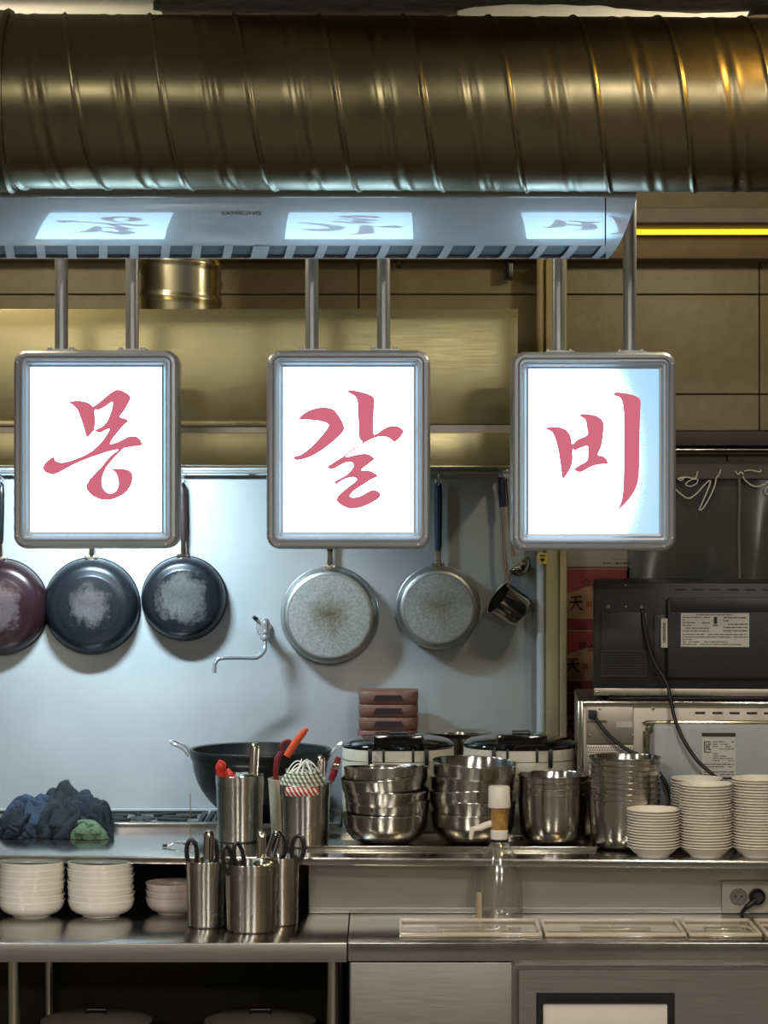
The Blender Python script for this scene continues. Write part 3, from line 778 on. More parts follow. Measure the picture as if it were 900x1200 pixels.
def make_pan(px, py, rpx, rbpx, depth, base_mat, side_mat, label, handle, hx=None, grp=None, wear=None):
    d = 5.972
    c = P(px, py, d); R = S(rpx, d); rb_ = S(rbpx, d)
    yb = 0; yw = depth
    t = thing('frying_pan', label, 'frying pan', tuple(c), group=grp)
    prof_out = [(0, 0), (rb_ * .97, 0), (rb_, .0006), (rb_ + .003, .002)]
    for k in range(1, 9):
        a = k / 8
        prof_out.append((rb_ + .003 + (R - rb_ - .004) * math.sin(a * PI / 2) ** .9, .002 + (yw - .004) * (1 - math.cos(a * PI / 2))))
    prof_out += [(R, yw - .001), (R + .0015, yw), (R - .001, yw + .001)]
    inner = [(R - .004, yw - .001), (rb_ + .004, .012), (rb_ - .004, .006), (0, .006)]
    rot = Matrix.Rotation(-PI / 2, 4, 'X')      # z -> +y
    body = MB().lathe(prof_out + inner, 64, rot).build('pan_body', side_mat, t, angle=50)
    if base_mat is not None:
        MB().lathe([(0, -.0012), (rb_ * .9, -.0012), (rb_ * .97, -.0008), (rb_ * .985, .001)], 64, rot).build('pan_base', base_mat, t)
        MB().tube([(rb_ * .99 * math.cos(k * PI / 32), .0006, rb_ * .99 * math.sin(k * PI / 32)) for k in range(64)], .0012, 6, True).build('base_ring', M['pan_alu'], t)
    top = ZZ(556, d) - c.z
    xh = (X(hx, d) - c.x) if hx else 0
    zr = R - .004
    # neck bracket, ferrule, grip
    MB().span(-.016, .016, yw - .018, yw - .004, zr - .004, zr + .010).build('bracket', M['utensil'] if handle != 'black' else M['sheet'], t, bevel=.003)
    for s in (-1, 1):
        MB().lathe([(.003, 0), (.0025, .0015), (0, .002)], 10, Matrix.Translation((s * .011, yw - .018, zr + .003)) @ Matrix.Rotation(PI / 2, 4, 'X')).build('rivet', M['utensil'], t)
    f1 = zr + .009; f2 = f1 + .03
    dirx = (xh) / max(.05, top - zr)
    def at(z): return (dirx * (z - zr), yw - .011, z)
    MB().tube([at(f1 - .003), at(f2)], [.0078, .0068], 12).build('ferrule', M['utensil'], t)
    g = M['bluegrip'] if handle == 'blue' else (M['wood'] if handle == 'wood' else M['black'])
    zt = top - .018
    zs = [f2, f2 + .01, f2 + .4 * (zt - f2), f2 + .8 * (zt - f2), zt - .005, zt]
    hnd = MB().tube([at(z) for z in zs], [.0062, .0082, .0092, .0095, .008, .003], 14, flat=.8).build('handle', g, t, angle=60)
    zz = zt + .004
    ax, ay, az = at(zz)
    MB().tube([(ax + .006 * math.cos(k * PI / 8), ay, az + .0085 * math.sin(k * PI / 8)) for k in range(16)], .0016, 7, True).build('hang_loop', M['chrome'], hnd)
    s_hook(c.x + ax, 'steel hook holding the ' + label.split(',')[0], 0)
    return t
make_pan(-3, 712, 57, 34, .05, None, M['redpan'], 'maroon frying pan at the left edge, base worn grey', 'black', -2)
make_pan(105, 711, 57, 36, .05, None, M['bluepan'], 'large black frying pan below the left sign, small worn spot on its base', 'black', 109)
make_pan(214, 702, 50, 34, .045, None, M['bigpan'], 'smaller black frying pan with a dark wooden handle, base worn grey', 'wood', 212)
make_pan(386, 722, 57.5, 49, .05, M['panbase'], M['pan_alu'], 'large silver frying pan below the middle sign, brown stain on its base', 'black', 387)
make_pan(514, 713, 49.5, 41, .045, M['panbase2'], M['pan_alu'], 'smaller silver frying pan with a navy handle, clean base', 'blue', 514)
# dipper ladle with a blue grip
d = 5.985
c = P(589, 556, d)
t = thing('dipper_ladle', 'steel dipper with a navy grip hanging right of the silver pans', 'ladle', tuple(c))
g = lambda px, py, dd=0: (X(px, d) - c.x, dd, ZZ(py, d) - c.z)
MB().tube([g(587.5, 559), g(588, 570), g(589.5, 594)], [.0078, .009, .0088], 12, flat=.8).build('grip', M['bluegrip'], t)
MB().tube(spline([g(589, 594), g(589.5, 620), g(590, 650), g(593, 672), g(597, 688)], 5), .0052, 10, flat=.6).build('handle', M['utensil'], t)
MB().tube([(.005 * math.cos(k * PI / 8) + g(587, 555)[0], 0, .008 * math.sin(k * PI / 8) + g(587, 556)[2]) for k in range(16)], .0015, 7, True).build('hang_loop', M['chrome'], t)
cc = Vector(g(597, 709, -.012))
rotm = Matrix.Translation(cc) @ Matrix.Rotation(math.radians(-55), 4, 'Y') @ Matrix.Rotation(math.radians(14), 4, 'X')
rr, hh = S(21, d), S(33, d)
MB().lathe([(0, -hh / 2), (rr * .8, -hh / 2), (rr * .93, -hh / 2 + .003), (rr, -hh / 2 + .010), (rr, hh / 2), (rr + .0015, hh / 2 + .001), (rr - .001, hh / 2), (rr - .0015, -hh / 2 + .01), (0, -hh / 2 + .002)], 36, rotm).build('cup', M['utensil'], t)
# round ladle behind it
c = P(598, 558, 6.0)
t = thing('round_ladle', 'steel ladle with a round bowl hanging partly behind the right sign', 'ladle', tuple(c))
d = 6.0
MB().tube(spline([g(594, 560), g(597, 600), g(600, 640), g(602, 652)], 5), .0042, 10, flat=.6).build('handle', M['utensil'], t)
rr = S(15, d)
prof = [(rr * math.cos(a), -rr * math.sin(a)) for a in [i * PI / 2 / 10 for i in range(11)]]
prof = prof + [(p[0] * .94, p[1] * .94) for p in prof[::-1]]
MB().lathe(prof, 32, Matrix.Translation(g(607, 661, -.014)) @ Matrix.Rotation(math.radians(-38), 4, 'Y')).build('bowl', M['utensil'], t)
s_hook(X(588, 6), 'steel hook holding the dipper with a navy grip'); s_hook(X(594, 6), 'steel hook holding the round ladle')

# ================================================================== WALL FAUCET
d = 5.955
c = P(309, 735, PANEL)
t = thing('wall_faucet', 'chrome wall faucet with a long swinging spout beside the black pans', 'faucet', tuple(c))
g = lambda px, py, dd=0: (X(px, d) - c.x, d + dd - PANEL, ZZ(py, d) - c.z)
MB().tube([(0, -.001, .0), (0, -.012, 0), (0, -.014, 0)], [.019, .018, .012], 20).build('flange', M['chrome'], t)
MB().tube([(0, -.01, 0), g(310, 735)], .011, 16).build('inlet', M['chrome'], t)
q = g(310, 735)
MB().lathe([(0, .022), (.009, .021), (.0115, .015), (.012, .004), (.0105, -.002), (.0118, -.008), (.0118, -.013), (.0095, -.015), (.011, -.019), (.011, -.026), (.008, -.03), (0, -.03)], 24, Matrix.Translation(q)).build('valve_body', M['chrome'], t)
hd_ = MB().tube([g(307, 731, -.004), g(302.5, 727.5, -.008), g(299, 723, -.012)], [.0065, .006, .0045], 12, flat=.7).build('lever', M['chrome'], t)
MB().tube([g(300.5, 725.5, -.012), g(297.5, 722.5, -.016)], [.0052, .0042], 10).build('lever_tip', M['black'], hd_)
MB().tube(spline([g(310, 750), g(310.5, 757, -.004), g(309, 764, -.012), g(302, 769.5, -.02), g(294, 770, -.024), g(276, 769.5, -.035), g(264, 769.5, -.045), g(257, 771, -.048), g(253.5, 776, -.05), g(252.5, 782, -.05)], 5), .0052, 12).build('spout', M['chrome'], t)
MB().tube([g(252.5, 781, -.05), g(252.4, 787, -.05)], .0062, 12).build('nozzle', M['chrome'], t)

# ================================================================== COUNTERS
SEAM = X(407, 5.0)
wt = thing('worktable', 'left stainless worktable with dark open space under it', 'worktable', (0, 5.0, 0))
MB().span(-2.2, SEAM - .001, 0, .66, CT - .03, CT).build('worktop', M['counter'], wt, bevel=.002)
MB().span(-2.2, SEAM - .001, -.002, .012, CT - .038, CT - .0015).build('front_apron', M['panel'], wt, bevel=.0015)
for px, dy in ((16, .05), (390, .05), (16, .6), (390, .6)):
    MB().tube([(X(px, 5.05), dy, 0), (X(px, 5.05), dy, CT - .031)], .0125, 16).build('leg', M['utensil'], wt)
MB().span(-2.1, SEAM - .03, .03, .64, .38, .41).build('under_shelf', M['panel'], wt, bevel=.002)
MB().span(-2.1, SEAM - .03, .645, .657, .05, CT - .031).build('shade_back_panel', M['dark'], wt)  # dark colour stands in for the shade under the table
pf = thing('prep_fridge', 'stainless refrigerated prep counter on the right with a recessed door handle', 'prep counter', (0, 5.0, 0))
PX1 = 1.35
MB().span(SEAM + .001, PX1, 0, .75, CT - .036, CT).build('worktop', M['counter'], pf, bevel=.002)
MB().span(SEAM + .004, PX1, .02, .74, .1, CT - .037).build('body', M['panel'], pf)
MB().span(SEAM + .006, X(600, 5.01), .008, .0195, .14, CT - .04).build('side_panel', M['panel'], pf, bevel=.002)
for xx in (SEAM + .08, PX1 - .08):
    for yy in (.08, .68): MB().tube([(xx, yy, 0), (xx, yy, .1)], .02, 14).build('leg', M['black'], pf)
dx0, dx1 = X(608, 4.99), X(1010, 4.99); dzt = ZZ(1136, 4.99)
hx0_, hx1_, hzt = X(628, 4.99), X(790, 4.99), ZZ(1162, 4.99)
dr = thing('door', None, None); dr.parent = pf
b = MB()
b.span(dx0, hx0_, -.02, .007, .14, dzt); b.span(hx1_, dx1, -.02, .007, .14, dzt)
b.span(hx0_, hx1_, -.02, .007, hzt, dzt); b.span(hx0_, hx1_, -.02, .007, .14, hzt - .17)
bpy.data.objects.remove(dr)
dr = b.build('door', M['panel'], pf)
b = MB()
for x0, x1, z0, z1 in ((hx0_, hx0_ + .013, hzt - .17, hzt), (hx1_ - .013, hx1_, hzt - .17, hzt), (hx0_ + .013, hx1_ - .013, hzt - .021, hzt), (hx0_ + .013, hx1_ - .013, hzt - .17, hzt - .157)):
    b.span(x0, x1, -.0215, .004, z0, z1)
b.build('handle_surround', M['black'], dr)
MB().span(hx0_ + .013, hx1_ - .013, -.016, .006, hzt - .157, hzt - .021).build('handle_pull', M['handlebeige'], dr, bevel=.004)
# opening with lidded food pans
def lid(px0, px1, label):
    f_ = lambda p: X(p, 5.05)
    x0, x1 = f_(px0) + .002, f_(px1) - .002; y0, y1 = 5.055, 5.235
    t = thing('food_pan_lid', label, 'lid', ((x0 + x1) / 2, y0, CT), group='clear lids on the prep counter')
    hw = (x1 - x0) / 2; D = y1 - y0
    MB().span(-hw, hw, 0, D, .0008, .0035).build('lid_panel', M['lid'], t, bevel=.001)
    b = MB()
    for s in ((-hw, hw, 0, .006), (-hw, hw, D - .006, D)): b.span(s[0], s[1], s[2], s[3], .0036, .010)
    for s in ((-hw, -hw + .006), (hw - .006, hw)): b.span(s[0], s[1], .006, D - .006, .0036, .010)
    b.build('raised_rim', M['lidrim'], t, bevel=.002)
    MB().span(-hw * .45, hw * .55, D * .35, D * .6, .004, .009).build('grip_ridge', M['lid'], t, bevel=.002)
    return t
lid(467, 637, 'leftmost clear food pan lid with a cream rim on the prep counter')
lid(638, 806, 'middle clear food pan lid on the prep counter')
lid(807, 895, 'small clear food pan lid right of the middle one on the prep counter')
lid(897, 1010, 'food pan lid cut off by the right edge on the prep counter')
# riser between counter and upper shelf
rp = thing('shelf_riser', 'plain stainless upstand below the upper shelf', 'panel', (0, 5.36, CT))
MB().span(X(362, 5.36), PX1, 0, .012, .0005, .1165).build('sheet', M['panel'], rp)
MB().span(X(362, 5.36), PX1, -.004, 0, .0005, .012).build('foot_strip', M['panel'], rp, bevel=.001)
# upper shelf, slightly askew
us = thing('upper_shelf', 'long stainless shelf above the counters carrying bowls, cups and ovens', 'shelf', (0, 5.2, SH))
xl, xr = -2.1, PX1
yl = 5.316 + (5.227 - 5.316) * (xl - (-.79)) / 1.58 - 5.2; yr = 5.316 + (5.227 - 5.316) * (xr - (-.79)) / 1.58 - 5.2
def slab(b, f0, f1, b0, b1, z0, z1):
    return b.add([(xl, f0, z0), (xr, f1, z0), (xr, b1, z0), (xl, b0, z0), (xl, f0, z1), (xr, f1, z1), (xr, b1, z1), (xl, b0, z1)],
                 [(0, 3, 2, 1), (4, 5, 6, 7), (0, 1, 5, 4), (1, 2, 6, 5), (2, 3, 7, 6), (3, 0, 4, 7)])
slab(MB(), yl, yr, .565, .565, -.010, 0).build('shelf_top', M['counter'], us, bevel=.0015)
slab(MB(), yl - .003, yr - .003, yl + .012, yr + .012, -.0155, -.001).build('front_lip', M['counter'], us, bevel=.002)
MB().span(X(400, 5.67), xr, .5655, .79, -.012, 0).build('rear_extension', M['counter'], us)
for xx in (-2.0, -.9): MB().span(xx - .012, xx + .012, .38, .42, CT - SH + .0005, -.0125).build('post', M['panel'], us)
MB().span(.2, .22, .2, .6, CT - SH + .0005, -.0125).build('post', M['panel'], us)
MB().span(-1.9, X(300, 5.65), .445, .453, CT - SH + .0005, -.0125).build('shade_rear_plate', M['dark'], us)  # dark sheet painted as the shade of the open gap behind the bowls
# low tray below the steel bowls
tr = thing('serving_tray', 'shallow steel tray along the shelf front under the steel bowls', 'tray', (X(530, 5.4), 5.475, SH))
hw = (X(700, 5.39) - X(362, 5.39)) / 2
MB().span(-hw, hw, -.1, .10, .0005, .003).build('tray_base', M['counter'], tr, rot=(0, 0, math.radians(-1.2)))
b = MB()
b.span(-hw, hw, -.105, -.1, .0005, .0105); b.span(-hw, hw, .1, .105, .0005, .0105)
b.span(-hw, -hw + .004, -.1, .1, .0005, .0105); b.span(hw - .004, hw, -.1, .1, .0005, .0105)
b.build('tray_rim', M['utensil'], tr, rot=(0, 0, math.radians(-1.2)), bevel=.001)
# ================================================================== STOVE
sv = thing('gas_range', 'low gas range with black iron grates along the backsplash', 'stove', (0, 5.78, 0))
sx1 = X(398, 5.7)
MB().span(-2.1, sx1, 0, .246, .05, SH + .002).build('body', M['panel'], sv, bevel=.002)
MB().span(-2.1, sx1, -.012, .01, SH - .04, SH + .0095).build('front_rim', M['counter'], sv, bevel=.002)
MB().span(-2.1, sx1, .239, .248, SH - .04, SH + .0125).build('back_rim', M['splash'], sv, bevel=.001)
GW = .29
def grate(x0):
    g_ = MB(); hz_ = SH + .0088
    gr = MB()
    for yy in (.018, .222): gr.span(x0, x0 + GW, yy, yy + .012, SH + .003, hz_)
    for xx in (x0, x0 + GW - .012): gr.span(xx, xx + .012, .03, .222, SH + .003, hz_)
    go = gr.build('grate_frame', M['grate'], sv, bevel=.002)
    cx, cy = x0 + GW / 2, .125
    for k in range(8):
        a = k * PI / 4 + .2
        MB().tube([(cx + .045 * math.cos(a), cy + .045 * math.sin(a), hz_ - .003), (cx + .128 * math.cos(a), cy + .092 * math.sin(a), hz_ - .003)], .004, 8).build('grate_finger', M['grate'], go)
    MB().lathe([(0, SH + .006), (.03, SH + .006), (.034, SH + .003)], 24, Matrix.Translation((cx, cy, 0))).build('burner', M['grate'], sv)
for i in range(5): grate(sx1 - .012 - (i + 1) * (GW + .006))

# wok
wc = P(305, 877, 5.83)
wk = thing('wok', 'big black iron wok with steel loop handles on the stove', 'wok', (wc.x, wc.y, SH + .009))
WR = S(83, 5.83); WH = wc.z - (SH + .009)
prof = []
for k in range(15):
    a = k / 14 * PI / 2
    prof.append((WR * .955 * math.sin(a) ** .85 if a > 0 else 0, (WH - .028) * (1 - math.cos(a) ** 1.15)))
prof += [(WR * .965, WH - .026), (WR * .985, WH - .02), (WR, WH - .008), (WR * 1.004, WH - .002), (WR * .995, WH), (WR * .95, WH - .002), (WR * .93, WH - .03)]
for k in range(12, -1, -1):
    a = k / 14 * PI / 2
    prof.append((WR * .915 * math.sin(a) ** .85 if a > 0 else 0, .006 + (WH - .034) * (1 - math.cos(a) ** 1.15)))
MB().lathe(prof, 64).build('pan_body', M['iron'], wk, angle=50)
for s in (-1, 1):
    pts = [(s * (WR * .99), -.032, WH - .014), (s * (WR + .012), -.03, WH + .002), (s * (WR + .036), -.024, WH + .013), (s * (WR + .044), 0, WH + .016), (s * (WR + .036), .024, WH + .013), (s * (WR + .012), .03, WH + .002), (s * (WR * .99), .032, WH - .014)]
    MB().tube(spline(pts, 5), .0042, 10).build('loop_handle', M['chrome'], wk)

# ================================================================== RAGS
def rag(px, py, wpx, hpx, d, mat, label, seed, dp=.06, rz=0, lift=0, tilt=0):
    """a crumpled cloth lump: ridged folds over a flattened dome"""
    c = Vector((X(px, d), d, SH + lift))
    wd, ht = S(wpx, d) / 2, S(hpx, d)
    so = Vector((seed * 3.7, seed * 1.3, seed * 5.1))
    def fn(u, v):
        th = PI * (1 - u) * .5 * 1.16; ph = 2 * PI * v
        p = Vector((math.sin(th) * math.cos(ph), math.sin(th) * math.sin(ph), max(math.cos(th), -.12)))
        n1 = noise.noise(p * 1.1 + so); n2 = noise.noise(p * 1.7 + so * 1.7); n3 = noise.noise(p * .8 - so)
        f1 = abs(math.sin(3.0 * (p.x * math.cos(seed) + p.y * math.sin(seed) + p.z * .7) + 3.4 * n1 + seed))
        f2 = abs(math.sin(6.5 * (p.x * math.sin(seed * 2) - p.z * .9 + p.y * .5) + 4.5 * n2))
        k = .66 + .27 * f1 ** .8 + .11 * f2 ** .7 * (.5 + n3) + .10 * n3
        x, y, z = p.x * wd * k, p.y * dp * k, max(.001, (p.z * ht) * (k + .08) + .002)
        return (x, y, z)
    t = thing('kitchen_rag', label, 'cloth', tuple(c), (0, tilt, rz), 'crumpled rags on the upper shelf')
    MB().grid(70, 120, fn, wrap=True).build('crumpled_body', mat, t, angle=60)
    # a loose corner lying over the heap
    a0 = seed * 2.1
    def flap(u, v):
        th = (1.25 - 1.1 * u); ph = -PI / 2 + (v - .5) * 1.5 + .5 * math.sin(a0)
        k = 1.0 + .05 * math.sin(v * 9 + a0) + .05 * math.sin(u * 5 + a0) + .03
        return (math.sin(th) * math.cos(ph) * wd * k, math.sin(th) * math.sin(ph) * dp * k, max(.002, math.cos(th) * ht * k * .95))
    b = MB().grid(14, 20, flap)
    fo = b.build('loose_corner', mat, t, angle=60)
    md = fo.modifiers.new('thickness', 'SOLIDIFY'); md.thickness = .0025
    return t
rag(40, 0, 84, 44, 5.65, M['blue'], 'washed blue rag filling the left of the rag heap', 1, .06)
rag(20, 0, 48, 34, 5.61, M['navy'], 'dark navy rag at the left end of the rag heap', 2, .045, .3)
rag(74, 0, 66, 60, 5.67, M['charcoal'], 'charcoal rag forming the peak of the rag heap', 3, .05, .5)
rag(72, 0, 72, 42, 5.61, M['charcoal'], 'charcoal rag bulging at the front middle of the rag heap', 4, .045)
rag(100, 0, 60, 46, 5.655, M['navy'], 'dark navy rag behind the pale green one', 5, .05, -.4)
rag(117, 0, 38, 40, 5.63, M['charcoal'], 'small dark rag at the right end of the rag heap', 8, .035)
rag(104, 0, 46, 22, 5.575, M['green'], 'pale green folded rag at the foot of the rag heap', 6, .03)

# ================================================================== ORDER SPIKE
c = Vector((X(223, 5.5), 5.5, SH))
sp_ = thing('receipt_spike', 'thin upright receipt spike with a chrome foot on the shelf', 'spike', tuple(c))
MB().tube([(0, 0, .006), (0, 0, .108)], [.0013, .0009], 6).build('needle', M['sheet'], sp_)
MB().lathe([(0, .0005), (.016, .0005), (.016, .004), (.006, .006), (0, .007)], 24).build('foot', M['chrome'], sp_)
b = MB()
b.tube(spline([(-.035, -.004, .003), (-.02, -.01, .010), (.0, -.012, .0105), (.02, -.012, .0105)], 4), .0028, 8)
ck = thing('bottle_opener', 'small chrome opener with a black tip beside the receipt spike', 'opener', (X(216, 5.43), 5.43, SH + .002))
b.build('shaft', M['chrome'], ck)
MB().tube([(-.036, -.004, .003), (-.046, -.004, .003)], [.0036, .003], 8).build('tip', M['black'], ck)

# ================================================================== CUPS AND UTENSILS
def cup(px, d, z, r, h, label, mat, taper=.93, name='utensil_cup', bead=True):
    t = thing(name, label, 'cup', (X(px, d), d, z), group='utensil cups')
    rb_ = r * taper
    prof = [(0, .0008), (rb_ - .003, .0008), (rb_, .004)]
    if bead:
        prof += [(r * .985, h - .024), (r * 1.0, h - .021), (r * 1.006, h - .019), (r * 1.006, h - .003)]
    else: prof += [(r, h - .004)]
    prof += [(r * 1.012, h - .001), (r, h), (r * .985, h - .001), (rb_ - .0015, .005), (0, .003)]
    MB().lathe(prof, 64).build('cup_body', mat, t, angle=30)
    return t
C1 = cup(241.5, 5.195, CT, .0407, .134, 'narrow steel cup of black scissors, left of three on the counter', M['cup'])
C2 = cup(294.5, 5.145, CT, .0537, .136, 'widest steel cup of tongs and scissors, middle of three on the counter', M['cup'])
C3 = cup(328.5, 5.222, CT, .0385, .138, 'steel cup of black scissors partly behind the widest one', M['cup'])
CA = cup(281, 5.54, SH, .0518, .143, 'steel cup with red tongs and a ladle on the upper shelf', M['cup'])
CB = cup(357.5, 5.465, SH, .0535, .132, 'steel cup full of striped cord on the upper shelf', M['cup'])
CP = cup(341, 5.61, SH, .050, .128, 'cream plastic cup behind the cup of striped cord', M['beigeplastic'], .85, bead=False)
def scissors(cupo, dx, dy, base_z, top_z, lean, spread, mat, label, rz=0.0, ring=(.011, .020), rings=(1, 1)):
    """upside-down scissors: closed blades in the cup, two finger loops above the rim"""
    L0 = cupo.location
    t = thing('scissors', label, 'scissors', (L0.x + dx, L0.y + dy, L0.z + base_z), (0, lean, rz))
    hgt = top_z - base_z; a, c_ = ring
    for s, on in zip((-1, 1), rings):
        b = MB()
        b.add([(s * .001 - .004, -.0012 * s, 0), (s * .001 + .004, -.0012 * s, 0), (s * .004 + .005, -.0012 * s, hgt * .55), (s * .004 - .005, -.0012 * s, hgt * .55),
               (s * .001 - .004, -.0012 * s + .0015, 0), (s * .001 + .004, -.0012 * s + .0015, 0), (s * .004 + .005, -.0012 * s + .0015, hgt * .55), (s * .004 - .005, -.0012 * s + .0015, hgt * .55)],
              [(0, 1, 2, 3), (7, 6, 5, 4), (0, 4, 5, 1), (1, 5, 6, 2), (2, 6, 7, 3), (3, 7, 4, 0)])
        b.build('blade', M['utensil'], t)
        cx = s * spread; cz = hgt - c_
        pts = []
        for k in range(24):
            q = 2 * PI * k / 24
            pts.append((cx + a * math.cos(q), 0, cz + c_ * math.sin(q) * (1.0 if math.sin(q) > 0 else 1.12)))
        ho = MB().tube(pts, .0046, 10, True, flat=.8).build('finger_loop', mat, t)
        MB().tube([(cx * .8, 0, cz - c_), (s * .006, 0, hgt * .52), (s * .004, 0, hgt * .45)], [.0045, .005, .0045], 8).build('shank', mat, ho)
    return t
scissors(C1, -.002, .004, .016, .176, -.05, .0205, M['black'], 'black handled scissors standing in the narrow left cup', .1, (.0105, .026))
scissors(C2, -.012, -.012, .02, .178, -.20, .0125, M['black'], 'black handled scissors leaning left in the widest cup', .5, (.010, .027))
scissors(C3, .004, .0, .02, .183, .10, .0185, M['black'], 'black handled scissors in the cup behind the widest one', -.15, (.0125, .026))
def tongs(cupo, dx, dy, base_z, top_z, lean, rz, label, wd=.0075, gap=.009):
    rz += 1.0
    L0 = cupo.location
    t = thing('tongs', label, 'tongs', (L0.x + dx, L0.y + dy, L0.z + base_z), (0, lean, rz))
    h = top_z - base_z
    for s in (-1, 1):
        MB().tube([(s * gap * .5, 0, 0), (s * gap, 0, h * .5), (s * gap, 0, h - .012)], [wd, wd, wd * .9], 8, flat=.22, up=(0, 1, 0)).build('arm', M['utensil'], t)
    MB().tube([(gap * math.cos(q * PI / 10), 0, h - .012 + .011 * math.sin(q * PI / 10)) for q in range(11)], wd * .9, 8, flat=.25, up=(0, 1, 0)).build('spring_bend', M['utensil'], t)
    return t
tongs(C1, .003, -.012, .012, .196, .04, .0, 'steel tongs standing in the narrow left cup')
tongs(C2, .018, .004, .012, .198, .06, .35, 'upright steel tongs in the widest cup')
tongs(C2, .0, .018, .014, .205, .36, -.3, 'steel tongs leaning right in the widest cup', .008)
tongs(CA, .022, -.004, .012, .212, .14, .2, 'steel tongs standing tall in the cup with red tongs', .007, .011)
tongs(CB, .028, .012, .012, .19, .13, .3, 'steel tongs at the right of the striped cord', .007)
def ladle_back(cupo, dx, dy, z, r, lean, label, tip):
    L0 = cupo.location
    t = thing('serving_spoon', label, 'spoon', (L0.x + dx, L0.y + dy, L0.z + z), (0, lean, 0))
    prof = [(r * math.cos(a), r * .62 * math.sin(a)) for a in [i * PI / 2 / 10 for i in range(11)]]
    prof = prof + [(p[0] * .95, p[1] * .93 - .0003) for p in prof[::-1]]
    MB().lathe(prof, 36).build('bowl', M['utensil'], t)
    MB().tube([(0, r * .7, .002), (0, r * .45, -.04), (0, r * .1, tip)], .0035, 8).build('handle', M['utensil'], t)
    return t
ladle_back(C2, .030, -.014, .134, .027, .05, 'shiny spoon bowl peeping out of the widest cup', -.115)
ladle_back(CA, .012, -.012, .133, .028, -.05, 'shiny ladle bowl upside down in the cup with red tongs', -.115)
# red silicone tipped tongs in cup A
L0 = CA.location
t = thing('silicone_tongs', 'red silicone tipped tongs leaning left in the upper shelf cup', 'tongs', (L0.x - .018, L0.y - .01, L0.z + .016), (0, -.10, 0))
for s, hh in ((-1, .158), (1, .138)):
    b = MB(); x = s * .009
    b.tube([(x * .4, 0, 0), (x, 0, .06), (x, 0, hh - .035)], .0035, 8); ar = b.build('arm', M['utensil'], t)
    MB().tube(spline([(x, 0, hh - .042), (x + s * .001, 0, hh - .02), (x + s * -.004, 0, hh - .006), (x - s * .008 * 1, 0, hh)], 4), [.006] + [.009] * 4 + [.0115] * 3 + [.01] * 3 + [.007, .003], 12, flat=.5, up=(1, 0, 0)).build('silicone_tip', M['redgrip'], ar)
# striped cord in cup B
L0 = CB.location
t = thing('striped_cord_coil', 'coil of red, green and white striped cord heaped in the shelf cup', 'cord', (L0.x - .004, L0.y, L0.z + .112))
for k in range(6):
    r = [.043, .0445, .0445, .042, .037, .030][k]
    ring = [(r * math.cos(q * PI / 24), r * math.sin(q * PI / 24), .004 + k * .0078) for q in range(48)]
    MB().tube(ring, .0052, 8, True).build('cord_turn', M['greenstripe'], t)
MB().tube([(.0475 * math.cos(q), .0475 * math.sin(q), z_) for z_, rng in ((.008, 1),) for q in [PI * 1.28 + i * PI * .42 / 16 for i in range(17)]], .012, 8).build('red_band', M['redstripe'], t)
random.seed(3)
for k in range(9):
    a0 = random.uniform(0, 2 * PI); a1 = a0 + PI + random.uniform(-.7, .7); r = .036
    MB().tube(spline([(r * math.cos(a0), r * math.sin(a0), .044), (.012 * math.cos(a0), .012 * math.sin(a0), .062 + random.uniform(0, .010)), (r * math.cos(a1), r * math.sin(a1), .044)], 6), .0014, 6).build('loose_strand', M['glintstrand'], t)
# red handled items in / behind cup B
L0 = CP.location
t = thing('red_scissors', 'scissors with red and orange grips behind the striped cord', 'scissors', (L0.x + .0, L0.y, L0.z + .01), (0, .0, 0))
MB().span(-.012, -.002, -.002, .002, 0, .14).build('blade', M['utensil'], t)
MB().tube([(X(336.5, 5.61) - X(341, 5.61) + .0125 * math.cos(q * PI / 12), 0, .186 + .014 * math.sin(q * PI / 12)) for q in range(24)], .0042, 10, True).build('finger_loop', M['darkred'], t)
MB().tube([(-.022, 0, .175), (-.03, 0, .16), (-.034, 0, .13), (-.03, 0, .10)], [.005, .007, .006, .005], 10).build('lower_grip', M['darkred'], t)
gx = lambda px, py: (X(px, 5.61) - X(341, 5.61), -.006, ZZ(py, 5.61) - (SH + .01))
MB().tube([gx(336, 886), gx(345, 872), gx(354, 860), gx(360, 853)], [.0075, .0085, .008, .005], 12, flat=.7).build('orange_grip', M['orange'], t)
t = thing('peeler', 'dark red handled peeler leaning out beside the striped cord', 'peeler', (CB.location.x + .035, CB.location.y + .02, SH + .012), (0, .16, 0))
MB().tube([(0, 0, 0), (0, 0, .13)], .0035, 8).build('shaft', M['utensil'], t)
MB().tube([(0, 0, .125), (.004, 0, .15), (.008, 0, .178)], [.0065, .0085, .006], 10).build('grip', M['darkred'], t)
MB().box((.006, -.010, .158), (.013, .006, .013)).build('clip', M['utensil'], t, bevel=.002)

